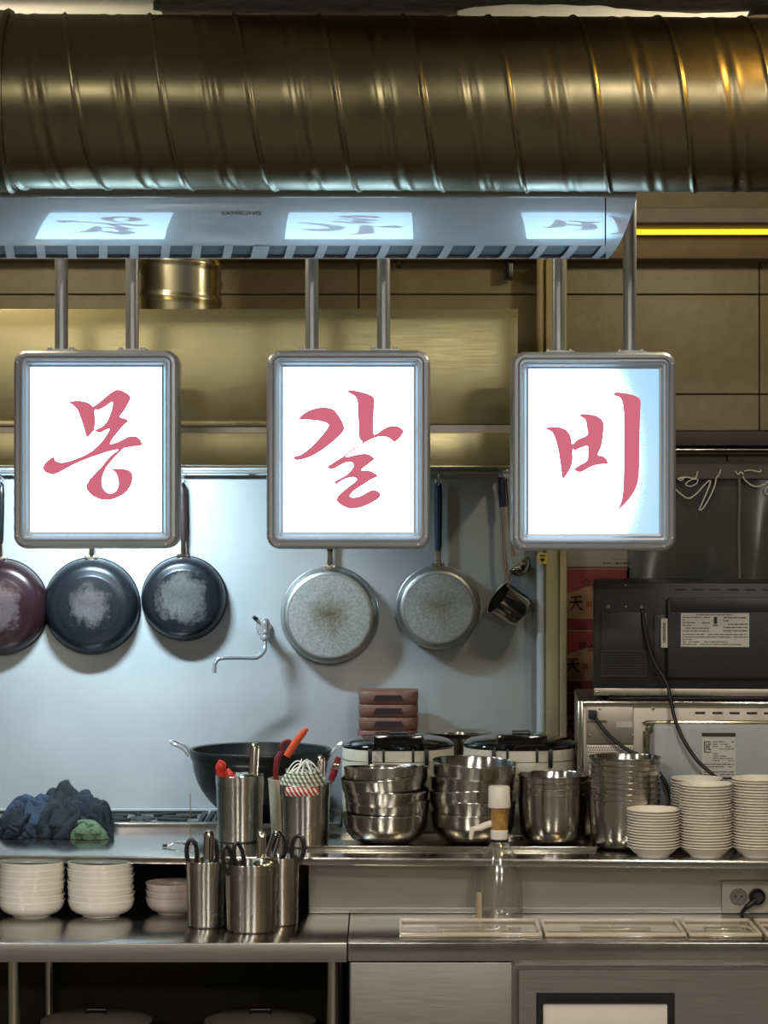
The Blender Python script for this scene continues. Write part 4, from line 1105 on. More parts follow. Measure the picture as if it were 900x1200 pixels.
# ================================================================== WHITE BOWLS UNDER THE SHELF
def bowl_mesh(nm, r, h, mat, n=48):
    prof = [(0, .003), (r * .50, .003), (r * .52, 0), (r * .56, 0), (r * .58, .004), (r * .78, .0085), (r * .91, .016), (r * .965, .025), (r * .985, h - .004), (r, h - .002), (r * .997, h), (r * .965, h - .0015), (r * .945, .026), (r * .88, .0175), (r * .6, .0075), (0, .006)]
    me = MB().lathe(prof, n).mesh(nm, angle=40); me.materials.append(mat); return me
wbowl = bowl_mesh('white_bowl', .0695, .0365, M['white'])
for px, lab in ((37, 'the stack at the left edge under the shelf'), (118, 'the stack beside the left one under the shelf')):
    d = 5.325
    for k in range(7):
        o = mobj('white_bowl', wbowl, None, (X(px, d) + random.uniform(-.0012, .0012), d + random.uniform(-.001, .001), CT + .0005 + k * .0131), (random.uniform(-.006, .006), random.uniform(-.012, .012), random.uniform(0, 6)))
        tag(o, 'white bowl, %s from the bottom of %s' % (ordinal(k + 1), lab), 'bowl', 'white bowls under the upper shelf')
pb = bowl_mesh('pinkish_bowl', .058, .036, M['pinkbowl'])
for k in range(3):
    o = mobj('pinkish_bowl', pb, None, (X(203, 5.36), 5.36, CT + .0005 + k * .0146), (0, random.uniform(-.008, .008), k))
    tag(o, 'pinkish bowl, %s of three stacked behind the left steel cup' % ('bottom', 'middle', 'top')[k], 'bowl', 'pinkish bowls under the shelf')

# ================================================================== SMALL PLATES ON THE SHELF
r = .0548
prof = [(0, .002), (r * .52, .002), (r * .54, 0), (r * .60, 0), (r * .62, .003), (r * .76, .0085), (r * .87, .0150), (r * .945, .0186), (r * .992, .0198), (r * 1.0, .0212), (r * .985, .0222), (r * .92, .0205), (r * .84, .016), (r * .72, .0105), (r * .5, .0062), (0, .0058)]
pl_me = MB().lathe(prof, 44).mesh('sauce_plate', angle=45); pl_me.materials.append(M['plate'])
for px, d, n, lab in ((765.5, 5.30, 14, 'lowest front stack beside the steel bowls'), (827, 5.30, 23, 'middle front stack'),
                      (816, 5.405, 23, 'stack half hidden behind the middle one'), (888.5, 5.30, 25, 'tallest stack at the right edge')):
    for k in range(n):
        o = mobj('sauce_plate', pl_me, None, (X(px, d) + random.uniform(-.0009, .0009), d + random.uniform(-.0008, .0008), SH + .0005 + k * .00585), (random.uniform(-.008, .008), random.uniform(-.008, .008), random.uniform(0, 6)))
        tag(o, 'small white plate, %s from the bottom, %s' % (ordinal(k + 1), lab), 'plate', 'small plates on the upper shelf')

# ================================================================== STEEL BOWLS
def sbowl(nm, r, h, foot, mat, deep=False):
    if deep:
        prof = [(0, .002), (r * .55, .001), (r * .74, .003), (r * .87, .012), (r * .93, .026), (r * .965, h * .6), (r * .985, h - .004), (r * 1.012, h - .0025), (r * 1.015, h - .001), (r * 1.0, h), (r * .975, h - .003), (r * .955, h * .6), (r * .92, .027), (r * .86, .0135), (r * .7, .005), (0, .004)]
    else:
        prof = [(0, .0015), (r * .42, .001), (r * .62, .003), (r * .80, .011), (r * .92, .025), (r * .985, .040), (r * .995, h - .006), (r * 1.002, h - .004), (r * 1.004, h - .0015), (r * .998, h), (r * .982, h - .002), (r * .962, .042), (r * .905, .026), (r * .78, .0125), (r * .6, .0045), (0, .003)]
    me = MB().lathe(prof, 64).mesh(nm, angle=40); me.materials.append(mat); return me
sA = sbowl('steel_bowl', .0905, .066, 0, M['bowl']); sC = sbowl('deep_steel_bowl', .0765, .109, 0, M['bowl'], True)
TZ = SH + .0035
for lab, px, d, lst in (('the left tilted bowl stack', 452, 5.48, [(0, 0, 0, 0), (.031, .03, .03, .002), (.056, -.07, -.02, -.001), (.082, .10, .02, .0), (.098, -.06, -.03, .001)]),
                        ('the tilted bowl stack behind the pump bottle', 554, 5.49, [(0, 0, 0, 0), (.027, .015, .02, .001), (.050, .07, 0, 0), (.076, -.03, .02, -.001), (.108, .055, -.02, .001)])):
    for k, (z, ry, rx, dx) in enumerate(lst):
        o = mobj('steel_bowl', sA, None, (X(px, d) + dx, d, TZ + z), (rx, ry, k * 1.3))
        tag(o, 'shiny steel bowl, %s from the bottom of %s' % (ordinal(k + 1), lab), 'bowl', 'steel bowls on the tray')
for lab, px, d, n, z0, st in (('the short straight stack right of the bottle', 648, 5.49, 4, TZ, .0125), ('the tall straight stack before the ovens', 731.5, 5.42, 8, SH + .0005, .0122)):
    for k in range(n):
        o = mobj('deep_steel_bowl', sC, None, (X(px, d) + random.uniform(-.0008, .0008), d, z0 + k * st), (random.uniform(-.008, .008), random.uniform(-.008, .008), k * 1.1))
        tag(o, 'deep steel bowl, %s from the bottom of %s' % (ordinal(k + 1), lab), 'bowl', 'deep steel bowls on the upper shelf')

# ================================================================== PUMP BOTTLE
d = 5.29
c = Vector((X(585, d), d, CT + .0005))
t = thing('pump_bottle', 'clear plastic bottle with a white pump head and amber barrel', 'bottle', tuple(c))
zb = lambda py: ZZ(py, d) - c.z
R = S(28.5, d)
out = [(0, .004), (R * .7, .002), (R * .93, .0), (R, .006), (R * .985, zb(1062)), (R, zb(1050)), (R * .985, zb(1040)), (R * .9, zb(1022)), (R * .72, zb(1005)), (R * .5, zb(993)), (R * .36, zb(988)), (R * .34, zb(985))]
inn = [(p[0] - .0016 if p[0] > .002 else 0, p[1] + (.002 if i < 3 else 0)) for i, p in enumerate(out)]
MB().lathe(out, 48).build('bottle_body', M['clear'], t, angle=60)
MB().lathe([(S(10.5, d), zb(986)), (S(10.8, d), zb(985)), (S(10.8, d), zb(983)), (0, zb(983))], 28).build('seal_ring', M['black'], t)
MB().lathe([(0, zb(983)), (S(10, d), zb(983)), (S(10.4, d), zb(981)), (S(10.4, d), zb(973)), (S(9.5, d), zb(972)), (0, zb(972))], 28).build('collar', M['pumpwhite'], t)
MB().lathe([(0, zb(972)), (S(9.6, d), zb(972)), (S(10, d), zb(970)), (S(10, d), zb(947)), (0, zb(946))], 28).build('barrel', M['amber'], t)
MB().lathe([(0, zb(946)), (S(12.6, d), zb(946)), (S(13, d), zb(944)), (S(12.6, d), zb(923)), (S(11.5, d), zb(921)), (0, zb(920.5))], 28).build('pump_cap', M['pumpwhite'], t)
spo = MB().tube(spline([(S(-9, d), 0, zb(965)), (S(-16, d), -.002, zb(967)), (S(-23, d), -.004, zb(970)), (S(-31, d), -.006, zb(971))], 4), [S(4, d)] * 9 + [S(3.2, d)] * 4, 12).build('spout', M['pumpwhite'], t)
MB().tube([(S(-31.5, d), -.006, zb(969)), (S(-33.5, d), -.006, zb(983))], [S(3.6, d), S(2.2, d)], 10).build('spout_tip', M['pumpwhite'], spo)
MB().tube([(0, 0, zb(985)), (S(-2, d), 0, zb(1020)), (S(-6, d), 0, zb(1072))], .0042, 8).build('dip_tube', M['lid'], t)
def lab_fn(u, v):
    a = PI * 1.10 + u * .42; return ((R + .0004) * math.cos(a), (R + .0004) * math.sin(a), .003 + v * (zb(1043) - .003))
MB().grid(8, 3, lab_fn).build('paper_label', M['beigeplastic'], t)

# ================================================================== RICE COOKERS
def cooker(px, d, label):
    t = thing('rice_cooker', label, 'rice cooker', (X(px, d), d, SH + .0005), group='rice cookers on the shelf')
    R = .1263; H = ZZ(874, d) - SH
    MB().lathe([(0, .006), (R * .86, .004), (R * .93, .012), (R * .985, .06), (R * 1.0, .12), (R * .985, H - .004), (R * .97, H)], 64, sy=.98, sq=2.5).build('body', M['cooker'], t, angle=60)
    MB().lathe([(R * .985, H - .0005), (R * 1.002, H + .003), (R * .985, H + .008), (R * .88, H + .015), (R * .65, H + .021), (R * .3, H + .024), (0, H + .0245)], 64, sy=.98, sq=2.4).build('lid', M['blackgloss'], t, angle=60)
    hg = MB().span(-S(29, d), S(29, d), -R * .985, -R * .25, H + .001, H + .034).build('hinge_block', M['blackgloss'], t, bevel=.005)
    MB().span(-.02, .02, -R * .8, -R * .45, H + .034, H + .040).build('steam_vent', M['black'], t, bevel=.004)
    for dx, zl in ((-32.5, 893), (32.5, 893), (-17, 887), (17, 887)):
        wd = .0045 if abs(dx) > 20 else .0024
        MB().span(S(dx, d) - wd, S(dx, d) + wd, -R * .995 - .002, -R * .93, ZZ(zl, d) - SH, H + .003).build('hinge_strap', M['black'], t, bevel=.0008)
    def band(u, v):
        a = 2 * PI * v; c, q = math.cos(a), math.sin(a); e = 2 / 2.5
        return (R * 1.003 * math.copysign(abs(c) ** e, c), R * .98 * 1.003 * math.copysign(abs(q) ** e, q), H - .026 + u * .0016)
    MB().grid(2, 64, band, wrap=True).build('seam_line', M['cookerline'], t)
    MB().span(-S(16, d), S(16, d), -R * .984 - .002, -R * .9, H - .062, H - .03).build('rear_cover', M['cooker'], t, bevel=.002)
    MB().span(-S(20, d), S(20, d), -R * .985 - .004, -R * .9, .04, .07).build('drip_catch', M['cooker'], t, bevel=.003)
    return t
cooker(466.5, 5.72, 'cream rice cooker with black lid, left of the two')
cooker(608.5, 5.72, 'cream rice cooker with black lid, right of the two')
# pot and wide bowl behind
c = Vector((X(539, 5.93), 5.93, SH + .0005))
o = MB().lathe([(0, 0), (.05, 0), (.055, .004), (.055, .118), (.058, .12), (.053, .119), (.053, .006), (0, .004)], 40).build('steel_pot', M['bowl'], None, tuple(c))
tag(o, 'plain steel pot behind and between the rice cookers', 'pot')
zr = ZZ(857, 5.93) - c.z
wb_ = MB().lathe([(0, .1205), (.03, .1205), (.05, .13), (.062, zr - .012), (.074, zr - .004), (.076, zr - .001), (.073, zr), (.060, zr - .008), (.046, .134), (0, .124)], 48).build('wide_rim_bowl', M['utensil'], None, tuple(c))
tag(wb_, 'bright wide rimmed steel bowl showing between the rice cookers', 'bowl')
# brown trays
n = 10; th = (ZZ(808, 5.93) - SH - .001) / n
tw = S(70, 5.93)
for k in range(n):
    t = thing('lacquer_box', 'brown lacquer box with a dark hand slot, %s from the top of the stack' % ordinal(n - k), 'box', (X(455, 5.93) + random.uniform(-.002, .002), 5.93, SH + .0008 + k * th), (0, 0, random.uniform(-.02, .02)), 'brown boxes stacked behind the rice cooker')
    MB().lathe([(0, 0), (tw * .47, 0), (tw * .49, .003), (tw * .5, th * .5), (tw * .5, th - .004), (tw * .49, th - .001), (0, th - .001)], 48, sq=5, sy=.9).build('box_body', M['tray'], t, angle=40)
    sl_ = tw * .25
    b = MB(); y = -tw * .45
    b.poly([[(-sl_, th * .3), (sl_, th * .3), (sl_ * .85, th * .72), (-sl_ * .85, th * .72)]], y - .0012, y + .003)
    b.build('hand_slot', M['trayslot'], t)

# ================================================================== OVENS
def oven_vents(parent, xs, y, z, w_, h_, mat):
    me = MB().box((0, 0, 0), (w_, .002, h_)).mesh('vent_slot', bevel=.0006, segs=1); me.materials.append(mat)
    for x in xs: mobj('vent_slot', me, parent, (x, y, z))
def print_lines(parent, x0, x1, z0, z1, y, n, mat, seed):
    rnd = random.Random(seed); b = MB(); dz = (z1 - z0) / n
    for i in range(n):
        z = z1 - (i + .5) * dz; x = x0
        while x < x1 - .004:
            wd = rnd.uniform(.003, .012)
            if x + wd > x1: wd = x1 - x
            if rnd.random() < .85: b.span(x, x + wd, y, y + .0003, z - dz * .16, z + dz * .16)
            x += wd + .0016
            if rnd.random() < .06: break
    return b.build('print', mat, parent)
# silver oven below
d = 5.54
ox0, ox1, oz0, oz1 = X(677, d), .99, SH + .012, ZZ(822, d)
ov = thing('silver_oven', 'bare silver microwave oven, back towards us, on the upper shelf', 'microwave', (ox0, d, SH), (0, 0, math.radians(-3.2)))
lx = lambda px: X(px, d) - ox0
lz = lambda py: ZZ(py, d) - SH
Wd = ox1 - ox0; Hh = oz1 - SH
MB().span(0, Wd, .006, .40, .012, Hh - .001).build('body', M['sheet'], ov, bevel=.004)
b = MB()
b.span(0, .012, 0, .0055, .012, Hh); b.span(.0125, Wd, 0, .0055, Hh - .012, Hh)
b.build('rear_flange', M['utensil'], ov, bevel=.001)
MB().span(lx(764), Wd - .03, -.02, .0058, .03, lz(847)).build('rear_bulge', M['splash'], ov, bevel=.010, segs=3)
b = MB(); b.tube(spline([(lx(757), -.006, .03), (lx(757), -.006, lz(868)), (lx(758.5), -.006, lz(856)), (lx(764), -.006, lz(849)), (lx(772), -.006, lz(847)), (Wd - .02, -.006, lz(847))], 5), .007, 10)
b.build('bulge_rim', M['utensil'], ov)
oven_vents(ov, [lx(p) for p in (820, 840, 860, 880, 900)], -.0002 + .005, lz(835), .022, .0045, M['dark'])
MB().span(lx(687), lx(742), .0, .0058, lz(872), lz(828)).build('access_plate', M['sheet'], ov, bevel=.002)
pv = MB().span(lx(688), lx(742), .0005, .0058, lz(930), lz(873)).build('vent_plate', M['sheet'], ov, bevel=.002)
hm = MB().lathe([(0, 0), (.0017, 0), (.0017, .0006), (0, .0006)], 6, Matrix.Rotation(PI / 2, 4, 'X')).mesh('vent_hole'); hm.materials.append(M['dark'])
for i in range(18):
    for j in range(6):
        mobj('vent_hole', hm, pv, (lx(690) + (i + .5 * (j % 2)) * .0053, .0004, lz(876) - j * .0052))
for px, py in ((690, 862), (741, 862), (703, 831), (765, 830)): MB().lathe([(.0028, 0), (.0022, .0016), (0, .002)], 10, Matrix.Translation((lx(px), .0, lz(py))) @ Matrix.Rotation(PI / 2, 4, 'X')).build('screw', M['utensil'], ov)
MB().span(lx(722), lx(741), -.001, .002, lz(852), lz(845)).build('blank_sticker', M['paper'], ov)
MB().span(lx(688), lx(711), -.0015, .001, lz(847), lz(844)).build('edge_strip', M['utensil'], ov)
so = MB().span(lx(821), lx(860), -.0208, -.0200, lz(911), lz(857)).build('rating_label', M['paper'], ov)
MB().span(lx(821), lx(860), -.0212, -.0208, lz(861.5), lz(857)).build('label_bar', M['ink'], so); MB().span(lx(821), lx(860), -.0212, -.0208, lz(911), lz(908.5)).build('label_bar', M['ink'], so)
b = MB()
# certification mark: a square bracket holding K and C strokes
kx, kz, q = lx(823.5), lz(880), S(1.0, d)
for x0, x1, z0, z1 in ((0, 1.1, 0, 13), (0, 8.2, 12, 13), (0, 8.2, 0, 1), (2.2, 3.4, 3, 10.5), (5.2, 8.2, 9.3, 10.5), (5.2, 8.2, 3, 4.2), (5.0, 6.2, 3, 10.5), (3.4, 4.4, 6, 7.4)):
    b.span(kx + x0 * q, kx + x1 * q, -.0212, -.0208, kz + z0 * q, kz + z1 * q)
b.build('certification_mark', M['ink'], so)
print_lines(so, lx(834), lx(858.5), lz(891), lz(866), -.0211, 9, M['ink'], 5); print_lines(so, lx(823), lx(858.5), lz(907), lz(892), -.0211, 5, M['ink'], 6)
text_obj('heading', 'Tvovo', .006, M['paper'], so, (lx(840), -.0214, lz(859.3))) if False else None
for xx in (.03, Wd - .03):
    for yy in (.04, .36): MB().lathe([(0, 0), (.012, 0), (.013, .0115), (0, .0118)], 16, Matrix.Translation((xx, yy, 0))).build('foot', M['black'], ov)
# black microwave on top
d2 = 5.59
mx0, mx1 = X(695, d2), .965; mz0 = oz1 + .0005
mw = thing('black_microwave', 'black microwave, back towards us, stacked on the silver one', 'microwave', (mx0, d2, mz0), (0, 0, math.radians(-4.8)))
lx2 = lambda px: X(px, d2) - mx0
lz2 = lambda py: ZZ(py, d2) - mz0
Wm = mx1 - mx0
MB().span(0, Wm, .004, .36, lz2(806), lz2(683)).build('body', M['blackmetal'], mw, bevel=.004)
MB().span(.002, Wm, 0, .36, lz2(815), lz2(806.3)).build('base_plate', M['sheet'], mw, bevel=.0015)
MB().span(lx2(780), Wm - .02, -.014, .0045, lz2(795), lz2(700)).build('rear_bulge', M['blackmetal'], mw, bevel=.009, segs=3)
MB().span(lx2(785), Wm - .02, -.0175, -.0142, lz2(716), lz2(700)).build('bulge_top_band', M['blackmetal'], mw, bevel=.0015)
MB().span(lx2(704), lx2(758), -.001, .0045, lz2(790), lz2(717)).build('access_plate', M['blackmetal'], mw, bevel=.0015)
pv = MB().span(lx2(704), lx2(758), -.003, -.0012, lz2(793), lz2(762)).build('vent_plate', M['blackmetal'], mw)
hm2 = hm.copy(); hm2.materials.clear(); hm2.materials.append(plain('vent_shadow', (4, 4, 4), .9))
for i in range(17):
    for j in range(9):
        mobj('vent_hole', hm2, pv, (lx2(706) + (i + .5 * (j % 2)) * .0056, -.0031, lz2(764.5) - j * .0058))
oven_vents(mw, [lx2(p) for p in (797, 817, 837, 857, 878, 898)], .0035, lz2(690.5), .024, .0032, M['ink'])
for px, py in ((733, 711), (733, 768), (699, 811), (733, 686)): MB().lathe([(.0022, 0), (.0018, .0016), (0, .002)], 10, Matrix.Translation((lx2(px), -.001 if py > 700 else .004, lz2(py))) @ Matrix.Rotation(PI / 2, 4, 'X')).build('screw', M['utensil'], mw)
for px in (712.5, 751.5): MB().span(lx2(px - 2), lx2(px + 2), -.0015, .004, lz2(713), lz2(708.5)).build('tab', M['utensil'], mw)
MB().span(lx2(766), lx2(779), -.004, .0045, lz2(790), lz2(720)).build('rib', M['blackmetal'], mw, bevel=.001)
bl = MB().span(lx2(774), lx2(781.5), -.0165, -.0155, lz2(758), lz2(724)).build('barcode_label', M['paper'], mw)
b = MB(); rnd = random.Random(2); z = lz2(752)
while z < lz2(729.5):
    h_ = rnd.uniform(.0006, .0024); b.span(lx2(776), lx2(779.5), -.0169, -.0165, z, z + h_); z += h_ + rnd.uniform(.0006, .0018)
b.build('print', M['ink'], bl)
MB().span(lx2(776), lx2(782), -.0153, .004, lz2(757), lz2(726)).build('label_backing', M['blackmetal'], mw)
so = MB().span(lx2(797), lx2(876), -.0150, -.0142, lz2(757), lz2(717.5)).build('rating_label', M['paper'], mw)
print_lines(so, lx2(799), lx2(832), lz2(740), lz2(721), -.0153, 6, M['ink'], 11); print_lines(so, lx2(846), lx2(874), lz2(740), lz2(721), -.0153, 5, M['ink'], 12)
print_lines(so, lx2(799), lx2(874), lz2(755.5), lz2(741), -.0153, 5, M['ink'], 13)
print_lines(so, lx2(815), lx2(858), lz2(721), lz2(718.3), -.0153, 1, M['ink'], 14)
b = MB(); b.span(lx2(835), lx2(839), -.0154, -.0150, lz2(730), lz2(722)); b.span(lx2(834), lx2(840), -.0154, -.0150, lz2(732.5), lz2(731.2)); b.build('approval_mark', M['ink'], so)
for xx in (.06, Wm - .05):
    for yy in (.05, .31): MB().lathe([(0, 0), (.012, 0), (.013, lz2(815)), (0, lz2(815) + .0005)], 16, Matrix.Translation((xx, yy, 0))).build('foot', M['black'], mw)
# cords
cp = lambda px, py, dd: tuple(P(px, py, dd + .036))
o = MB().tube(spline([cp(752, 712, 5.55), cp(757, 745, 5.528), cp(766, 775, 5.51), cp(781, 800, 5.49), cp(786, 820, 5.47), cp(791, 843, 5.455), cp(801, 867, 5.44), cp(816, 890, 5.43), cp(832, 905, 5.42), cp(850, 922, 5.42), cp(862, 950, 5.425), cp(866, 985, 5.44)], 6), .0042, 10).build('microwave_cable', M['blackrubber'])
tag(o, 'black power cord trailing down from the black microwave', 'cord')
t = thing('oven_cable', 'black power cord drooping from the silver oven behind the steel bowls', 'cord', (0, 0, 0))
MB().tube(spline([cp(695, 838, 5.492), cp(702, 848, 5.48), cp(716, 864, 5.472), cp(734, 878, 5.466), cp(752, 887, 5.46), cp(770, 903, 5.455), cp(781, 920, 5.445), cp(787, 940, 5.44), cp(792, 975, 5.44)], 6), .0042, 10).build('cable', M['blackrubber'], t)
MB().span(X(689.5, 5.53), X(699, 5.53), 5.518, 5.537, ZZ(842, 5.53), ZZ(832, 5.53)).build('strain_relief', M['blackrubber'], t, bevel=.002)
# cable bundle lying on the silver oven
o = MB().tube(spline([(X(716, 5.53), 5.570, oz1 + .0042), (X(735, 5.53), 5.560, oz1 + .0048), (X(770, 5.53), 5.565, oz1 + .0045), (X(800, 5.53), 5.561, oz1 + .0045), (X(845, 5.53), 5.565, oz1 + .0048), (X(890, 5.53), 5.563, oz1 + .0045), (X(930, 5.53), 5.565, oz1 + .0045)], 6), .004, 8).build('flat_cable', M['blackrubber'])
tag(o, 'black cable lying in the gap between the two microwaves', 'cord')

# ================================================================== DOORWAY THINGS
bd = 6.14
bx1 = X(735, bd)
pz = MB().span(.37, bx1 + .03, bd, bd + .3, 0, ZZ(955, bd)).build('trim_6', M['dark']); struct(pz)
tops = [665, 737.5, 810.5, 883, 955]
for k in range(4):
    zt, zb_ = ZZ(tops[k], bd) - .0005, ZZ(tops[k + 1], bd) + .0008
    dxk = (0, -.012, -.006, -.01)[k]
    t = thing('carton', 'red and tan printed carton, %s of the stack behind the microwaves' % ('topmost', 'second from the top', 'third from the top', 'lowest')[k], 'carton', ((.372 + bx1) / 2 + dxk / 2 - .004 * (k % 2), bd, zb_), group='printed cartons in the doorway')
    w_, h_ = (bx1 - .372) + dxk, zt - zb_
    MB().span(-w_ / 2, w_ / 2, 0, .28, 0, h_).build('box_body', M['carton'], t, bevel=.002)
    MB().span(-w_ / 2 - .001, w_ / 2 + .001, -.001, .281, h_ - .005, h_ - .0005).build('lid_edge', M['cartonedge'], t)
    # tan cartouche with a wavy top
    x0, x1 = -w_ / 2 + .002, w_ / 2 - .002
    pts = [(x0, h_ * .26)]
    for i in range(13):
        u = i / 12; pts.append((x0 + (x1 - x0) * u, h_ * (.22 - .06 * math.sin(u * PI))))
    for i in range(13):
        u = 1 - i / 12; pts.append((x0 + (x1 - x0) * u, h_ * (.60 + .2 * u * u + .03 * math.sin(u * 14))))
    MB().poly([pts], -.0012, .001).build('cartouche', M['cartontan'], t)
    px_ch = (675, 671, 668, 675)[k]
    cxx = X(px_ch, bd) - t.location.x
    u_ = S(1.0, bd); zc = h_ * .42
    def stroke(*pp): return MB().poly([[(cxx + x * u_, zc + z * u_) for x, z in pp]], -.0018, -.0008).build('brush_stroke', M['brownink'], ch_)
    ch_ = stroke0 = MB().poly([[(cxx + x * u_, zc + z * u_) for x, z in ((-6.5, 8), (6, 9), (6.5, 6.8), (-6.5, 5.8))]], -.0018, -.0008).build('lettering', M['brownink'], t)
    stroke((-8, 2.2), (7.8, 3.2), (8.2, .8), (-8, -.2)); stroke((-1.2, 6.5), (1.2, 6.8), (.6, .5), (-2.5, -4.5), (-7, -8.6), (-8, -8), (-4.5, -4), (-1.8, .8)); stroke((.2, .8), (1.6, 1.4), (4, -3.5), (8.6, -7), (8, -8.8), (5, -8), (1.8, -4))
    sxx = cxx + S(15, bd)
    b = MB(); b.span(sxx - .006, sxx + .006, -.0018, -.0012, h_ * .36, h_ * .36 + .013); b.build('seal_print', plain('brick_red_print', (132, 70, 52), .8) if 'brick_red_print' not in MATS else MATS['brick_red_print'], t)
    for q, (sx_, sz_) in enumerate(((cxx + S(12, bd), h_ * .76), (cxx + S(22, bd), h_ * .70))):
        if sx_ > w_ / 2 - .012: continue
        ou = [((.012 if i % 2 == 0 else .005) * math.sin(i * PI / 5) + sx_, (.012 if i % 2 == 0 else .005) * math.cos(i * PI / 5) + sz_) for i in range(10)]
        inn = [((.0075 if i % 2 == 0 else .003) * math.sin(i * PI / 5) + sx_, (.0075 if i % 2 == 0 else .003) * math.cos(i * PI / 5) + sz_) for i in range(10)]
        MB().poly([ou, inn], -.0018, .0005).build('star_print', M['brownink'], t)
wz = ZZ(tops[0], bd) + .001
t = thing('carton', 'flat white carton lying on the red cartons', 'carton', ((.372 + X(742, bd)) / 2, bd, wz))
w_ = X(742, bd) - .372
MB().span(-w_ / 2, w_ / 2, .0, .27, 0, .046).build('box_body', M['cartonwhite'], t, bevel=.0015)
print_lines(t, X(707, bd) - t.location.x, X(739, bd) - t.location.x, .004, .014, -.0006, 1, M['ink'], 3)
print_lines(t, X(716, bd) - t.location.x, X(735, bd) - t.location.x, .016, .022, -.0006, 1, M['cookerline'], 4)
# clear curtain
cu = thing('clear_curtain', 'clear plastic curtain hanging in the doorway behind the black microwave', 'curtain', (0, 6.10, ZZ(527, 6.07)))
cx0, cx1 = X(741, 6.1), DX1 - .02
rz_ = cu.location.z
MB().tube([(DX0 + .02, -.04, 0), (DX1, -.04, 0)], .0055, 12).build('rail', M['utensil'], cu)
MB().span(DX0 + .02, DX1, -.045, -.04, -.011, -.0065).build('rail_strip', M['dark'], cu)
MB().span(cx0, cx1, -.008, -.006, ZZ(561, 6.1) - rz_, -.012).build('header_band', plain('grey_vinyl_header', (86, 82, 72), .5), cu)
def cur_fn(u, v):
    x = cx0 + (cx1 - cx0) * u; z = (ZZ(556, 6.1) - rz_) - v * .95
    am = .004 + .016 * min(1, v * 3)
    ph = x * 26 + 1.6 * math.sin(v * 2.2) * (1 + .4 * math.sin(x * 7))
    y = .012 + am * math.sin(ph) + .006 * noise.noise(Vector((x * 10, v * 5, 2)))
    return (x + .03 * v * math.sin(x * 9), y, z)
MB().grid(150, 50, cur_fn).build('film', M['film'], cu, angle=80)
sx_ = X(866, 6.1)
MB().tube([(sx_ + .001 * math.sin(k), -.006 + .001 * math.sin(k * 2), ZZ(556, 6.1) - rz_ - k * .03) for k in range(30)], .0032, 6, flat=.4).build('seam', plain('cloudy_seam', (108, 110, 106), .4), cu)
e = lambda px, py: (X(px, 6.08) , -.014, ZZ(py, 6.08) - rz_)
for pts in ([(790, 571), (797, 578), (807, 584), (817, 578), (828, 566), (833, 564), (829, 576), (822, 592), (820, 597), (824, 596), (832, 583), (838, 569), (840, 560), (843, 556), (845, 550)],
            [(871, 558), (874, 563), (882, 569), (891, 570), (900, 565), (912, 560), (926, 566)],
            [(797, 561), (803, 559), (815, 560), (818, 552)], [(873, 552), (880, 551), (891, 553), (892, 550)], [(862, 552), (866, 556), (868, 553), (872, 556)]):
    MB().tube(spline([e(*p) for p in pts], 5), .0016, 6).build('glint_tube', M['glintstrand'], cu)  # thin tubes modelled as the light strip's glints on the wrinkled film
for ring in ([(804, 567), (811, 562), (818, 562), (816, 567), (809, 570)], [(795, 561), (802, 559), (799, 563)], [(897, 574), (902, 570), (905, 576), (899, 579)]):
    MB().tube([tuple(v) for v in smooth_loop([e(*p) for p in ring], 5)], .0014, 6, True).build('glint_tube', M['glintstrand'], cu)
hk = MB().tube([e(852, 530), e(852, 536), e(853, 540)], [.0015, .002, .003], 7).build('curtain_hook', M['black'], cu)

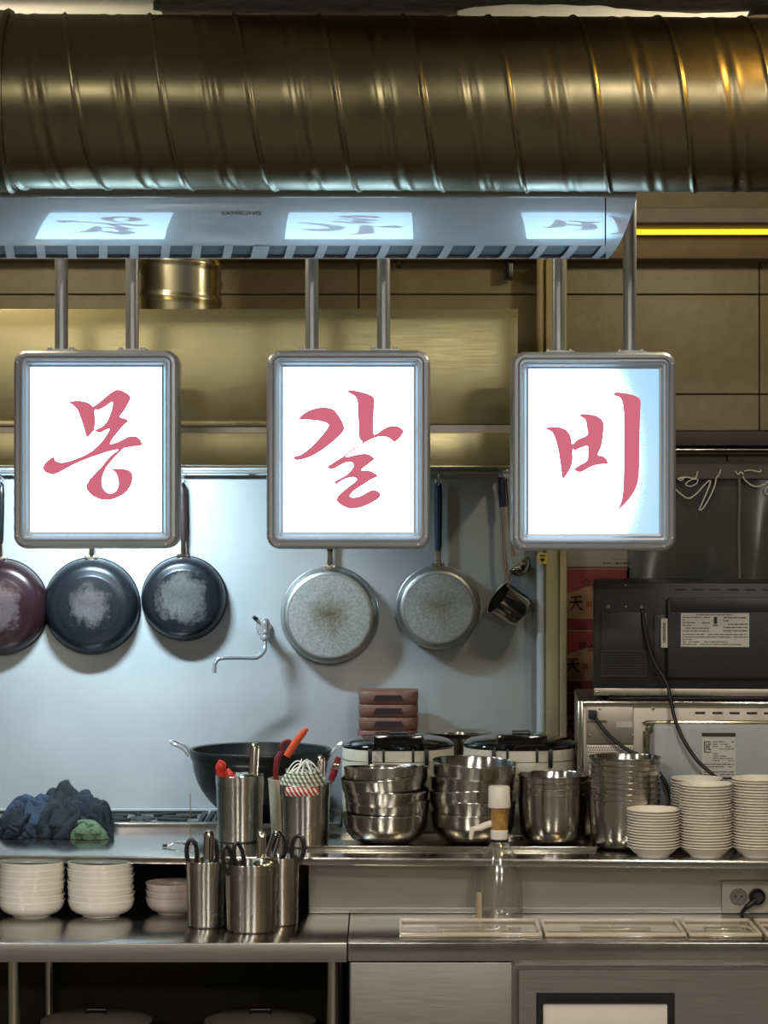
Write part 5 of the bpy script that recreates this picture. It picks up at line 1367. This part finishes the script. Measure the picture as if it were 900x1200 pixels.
# ================================================================== OUTLET
d = 5.358
c = P(872.5, 1050.5, d)
t = thing('wall_outlet', 'double power outlet on the steel upstand at the right', 'outlet', tuple(c))
hw, hh = S(27, d), S(18.5, d)
MB().span(-hw, S(60, d), -.006, .0015, -hh, hh).build('cover_plate', M['outlet'], t, bevel=.002)
rx = Matrix.Rotation(PI / 2, 4, 'X')
so = MB().lathe([(.0185, .006), (.0185, .0072), (.0165, .0075), (.0155, .0062), (0, .0062)], 32, Matrix.Translation((X(865, d) - c.x, 0, 0)) @ rx).build('socket', M['outletdark'], t)
for dx in (-.0065, .0065):
    MB().lathe([(.0025, .0064), (0, .0066)], 12, Matrix.Translation((X(865, d) - c.x + dx, 0, .001)) @ rx).build('socket_hole', M['ink'], so)
for dz in (-.0135, .0135):
    MB().span(X(865, d) - c.x - .002, X(865, d) - c.x + .002, -.0085, -.006, dz - .002, dz + .002).build('earth_clip', M['utensil'], so)
pg = thing('power_plug', 'black plug pushed into the power outlet at the right', 'plug', (X(886, d), d - .0065, c.z + .002))
MB().lathe([(0, .001), (.0165, .001), (.0175, .006), (.0165, .018), (.011, .024), (0, .025)], 28, rx).build('plug_body', M['black'], pg)
MB().tube(spline([(-.004, -.02, -.004), (-.014, -.024, -.012), (-.024, -.022, -.020), (-.032, -.016, -.032), (-.036, -.014, -.05)], 5), [.006] * 11 + [.004] * 10, 10).build('cord', M['blackrubber'], pg)

# ================================================================== POTS UNDER THE LEFT TABLE
for px, wpx, lab in ((113, 64, 'lidded steel pot under the left end of the worktable'), (305, 64, 'lidded steel pot under the worktable beside its right leg')):
    d = 5.28; R = S(wpx, d); zt = ZZ(1188, d)
    t = thing('stock_pot', lab, 'pot', (X(px, d), d, .4105), group='pots under the worktable')
    H = zt - .4105
    MB().lathe([(0, 0), (R * .97, 0), (R, .006), (R, H - .02), (R * 1.03, H - .018), (R * .98, H - .017), (R * .97, .008), (0, .006)], 48).build('pot_body', M['sheet'], t)
    MB().lathe([(R * 1.02, H - .0165), (R * 1.02, H - .012), (R * .8, H - .003), (R * .3, H), (0, H)], 48).build('lid', M['outletdark'], t)
    MB().tube([(-.02, 0, H - .001), (-.02, 0, H + .008), (.02, 0, H + .008), (.02, 0, H - .001)], .004, 8).build('lid_handle', M['black'], t)
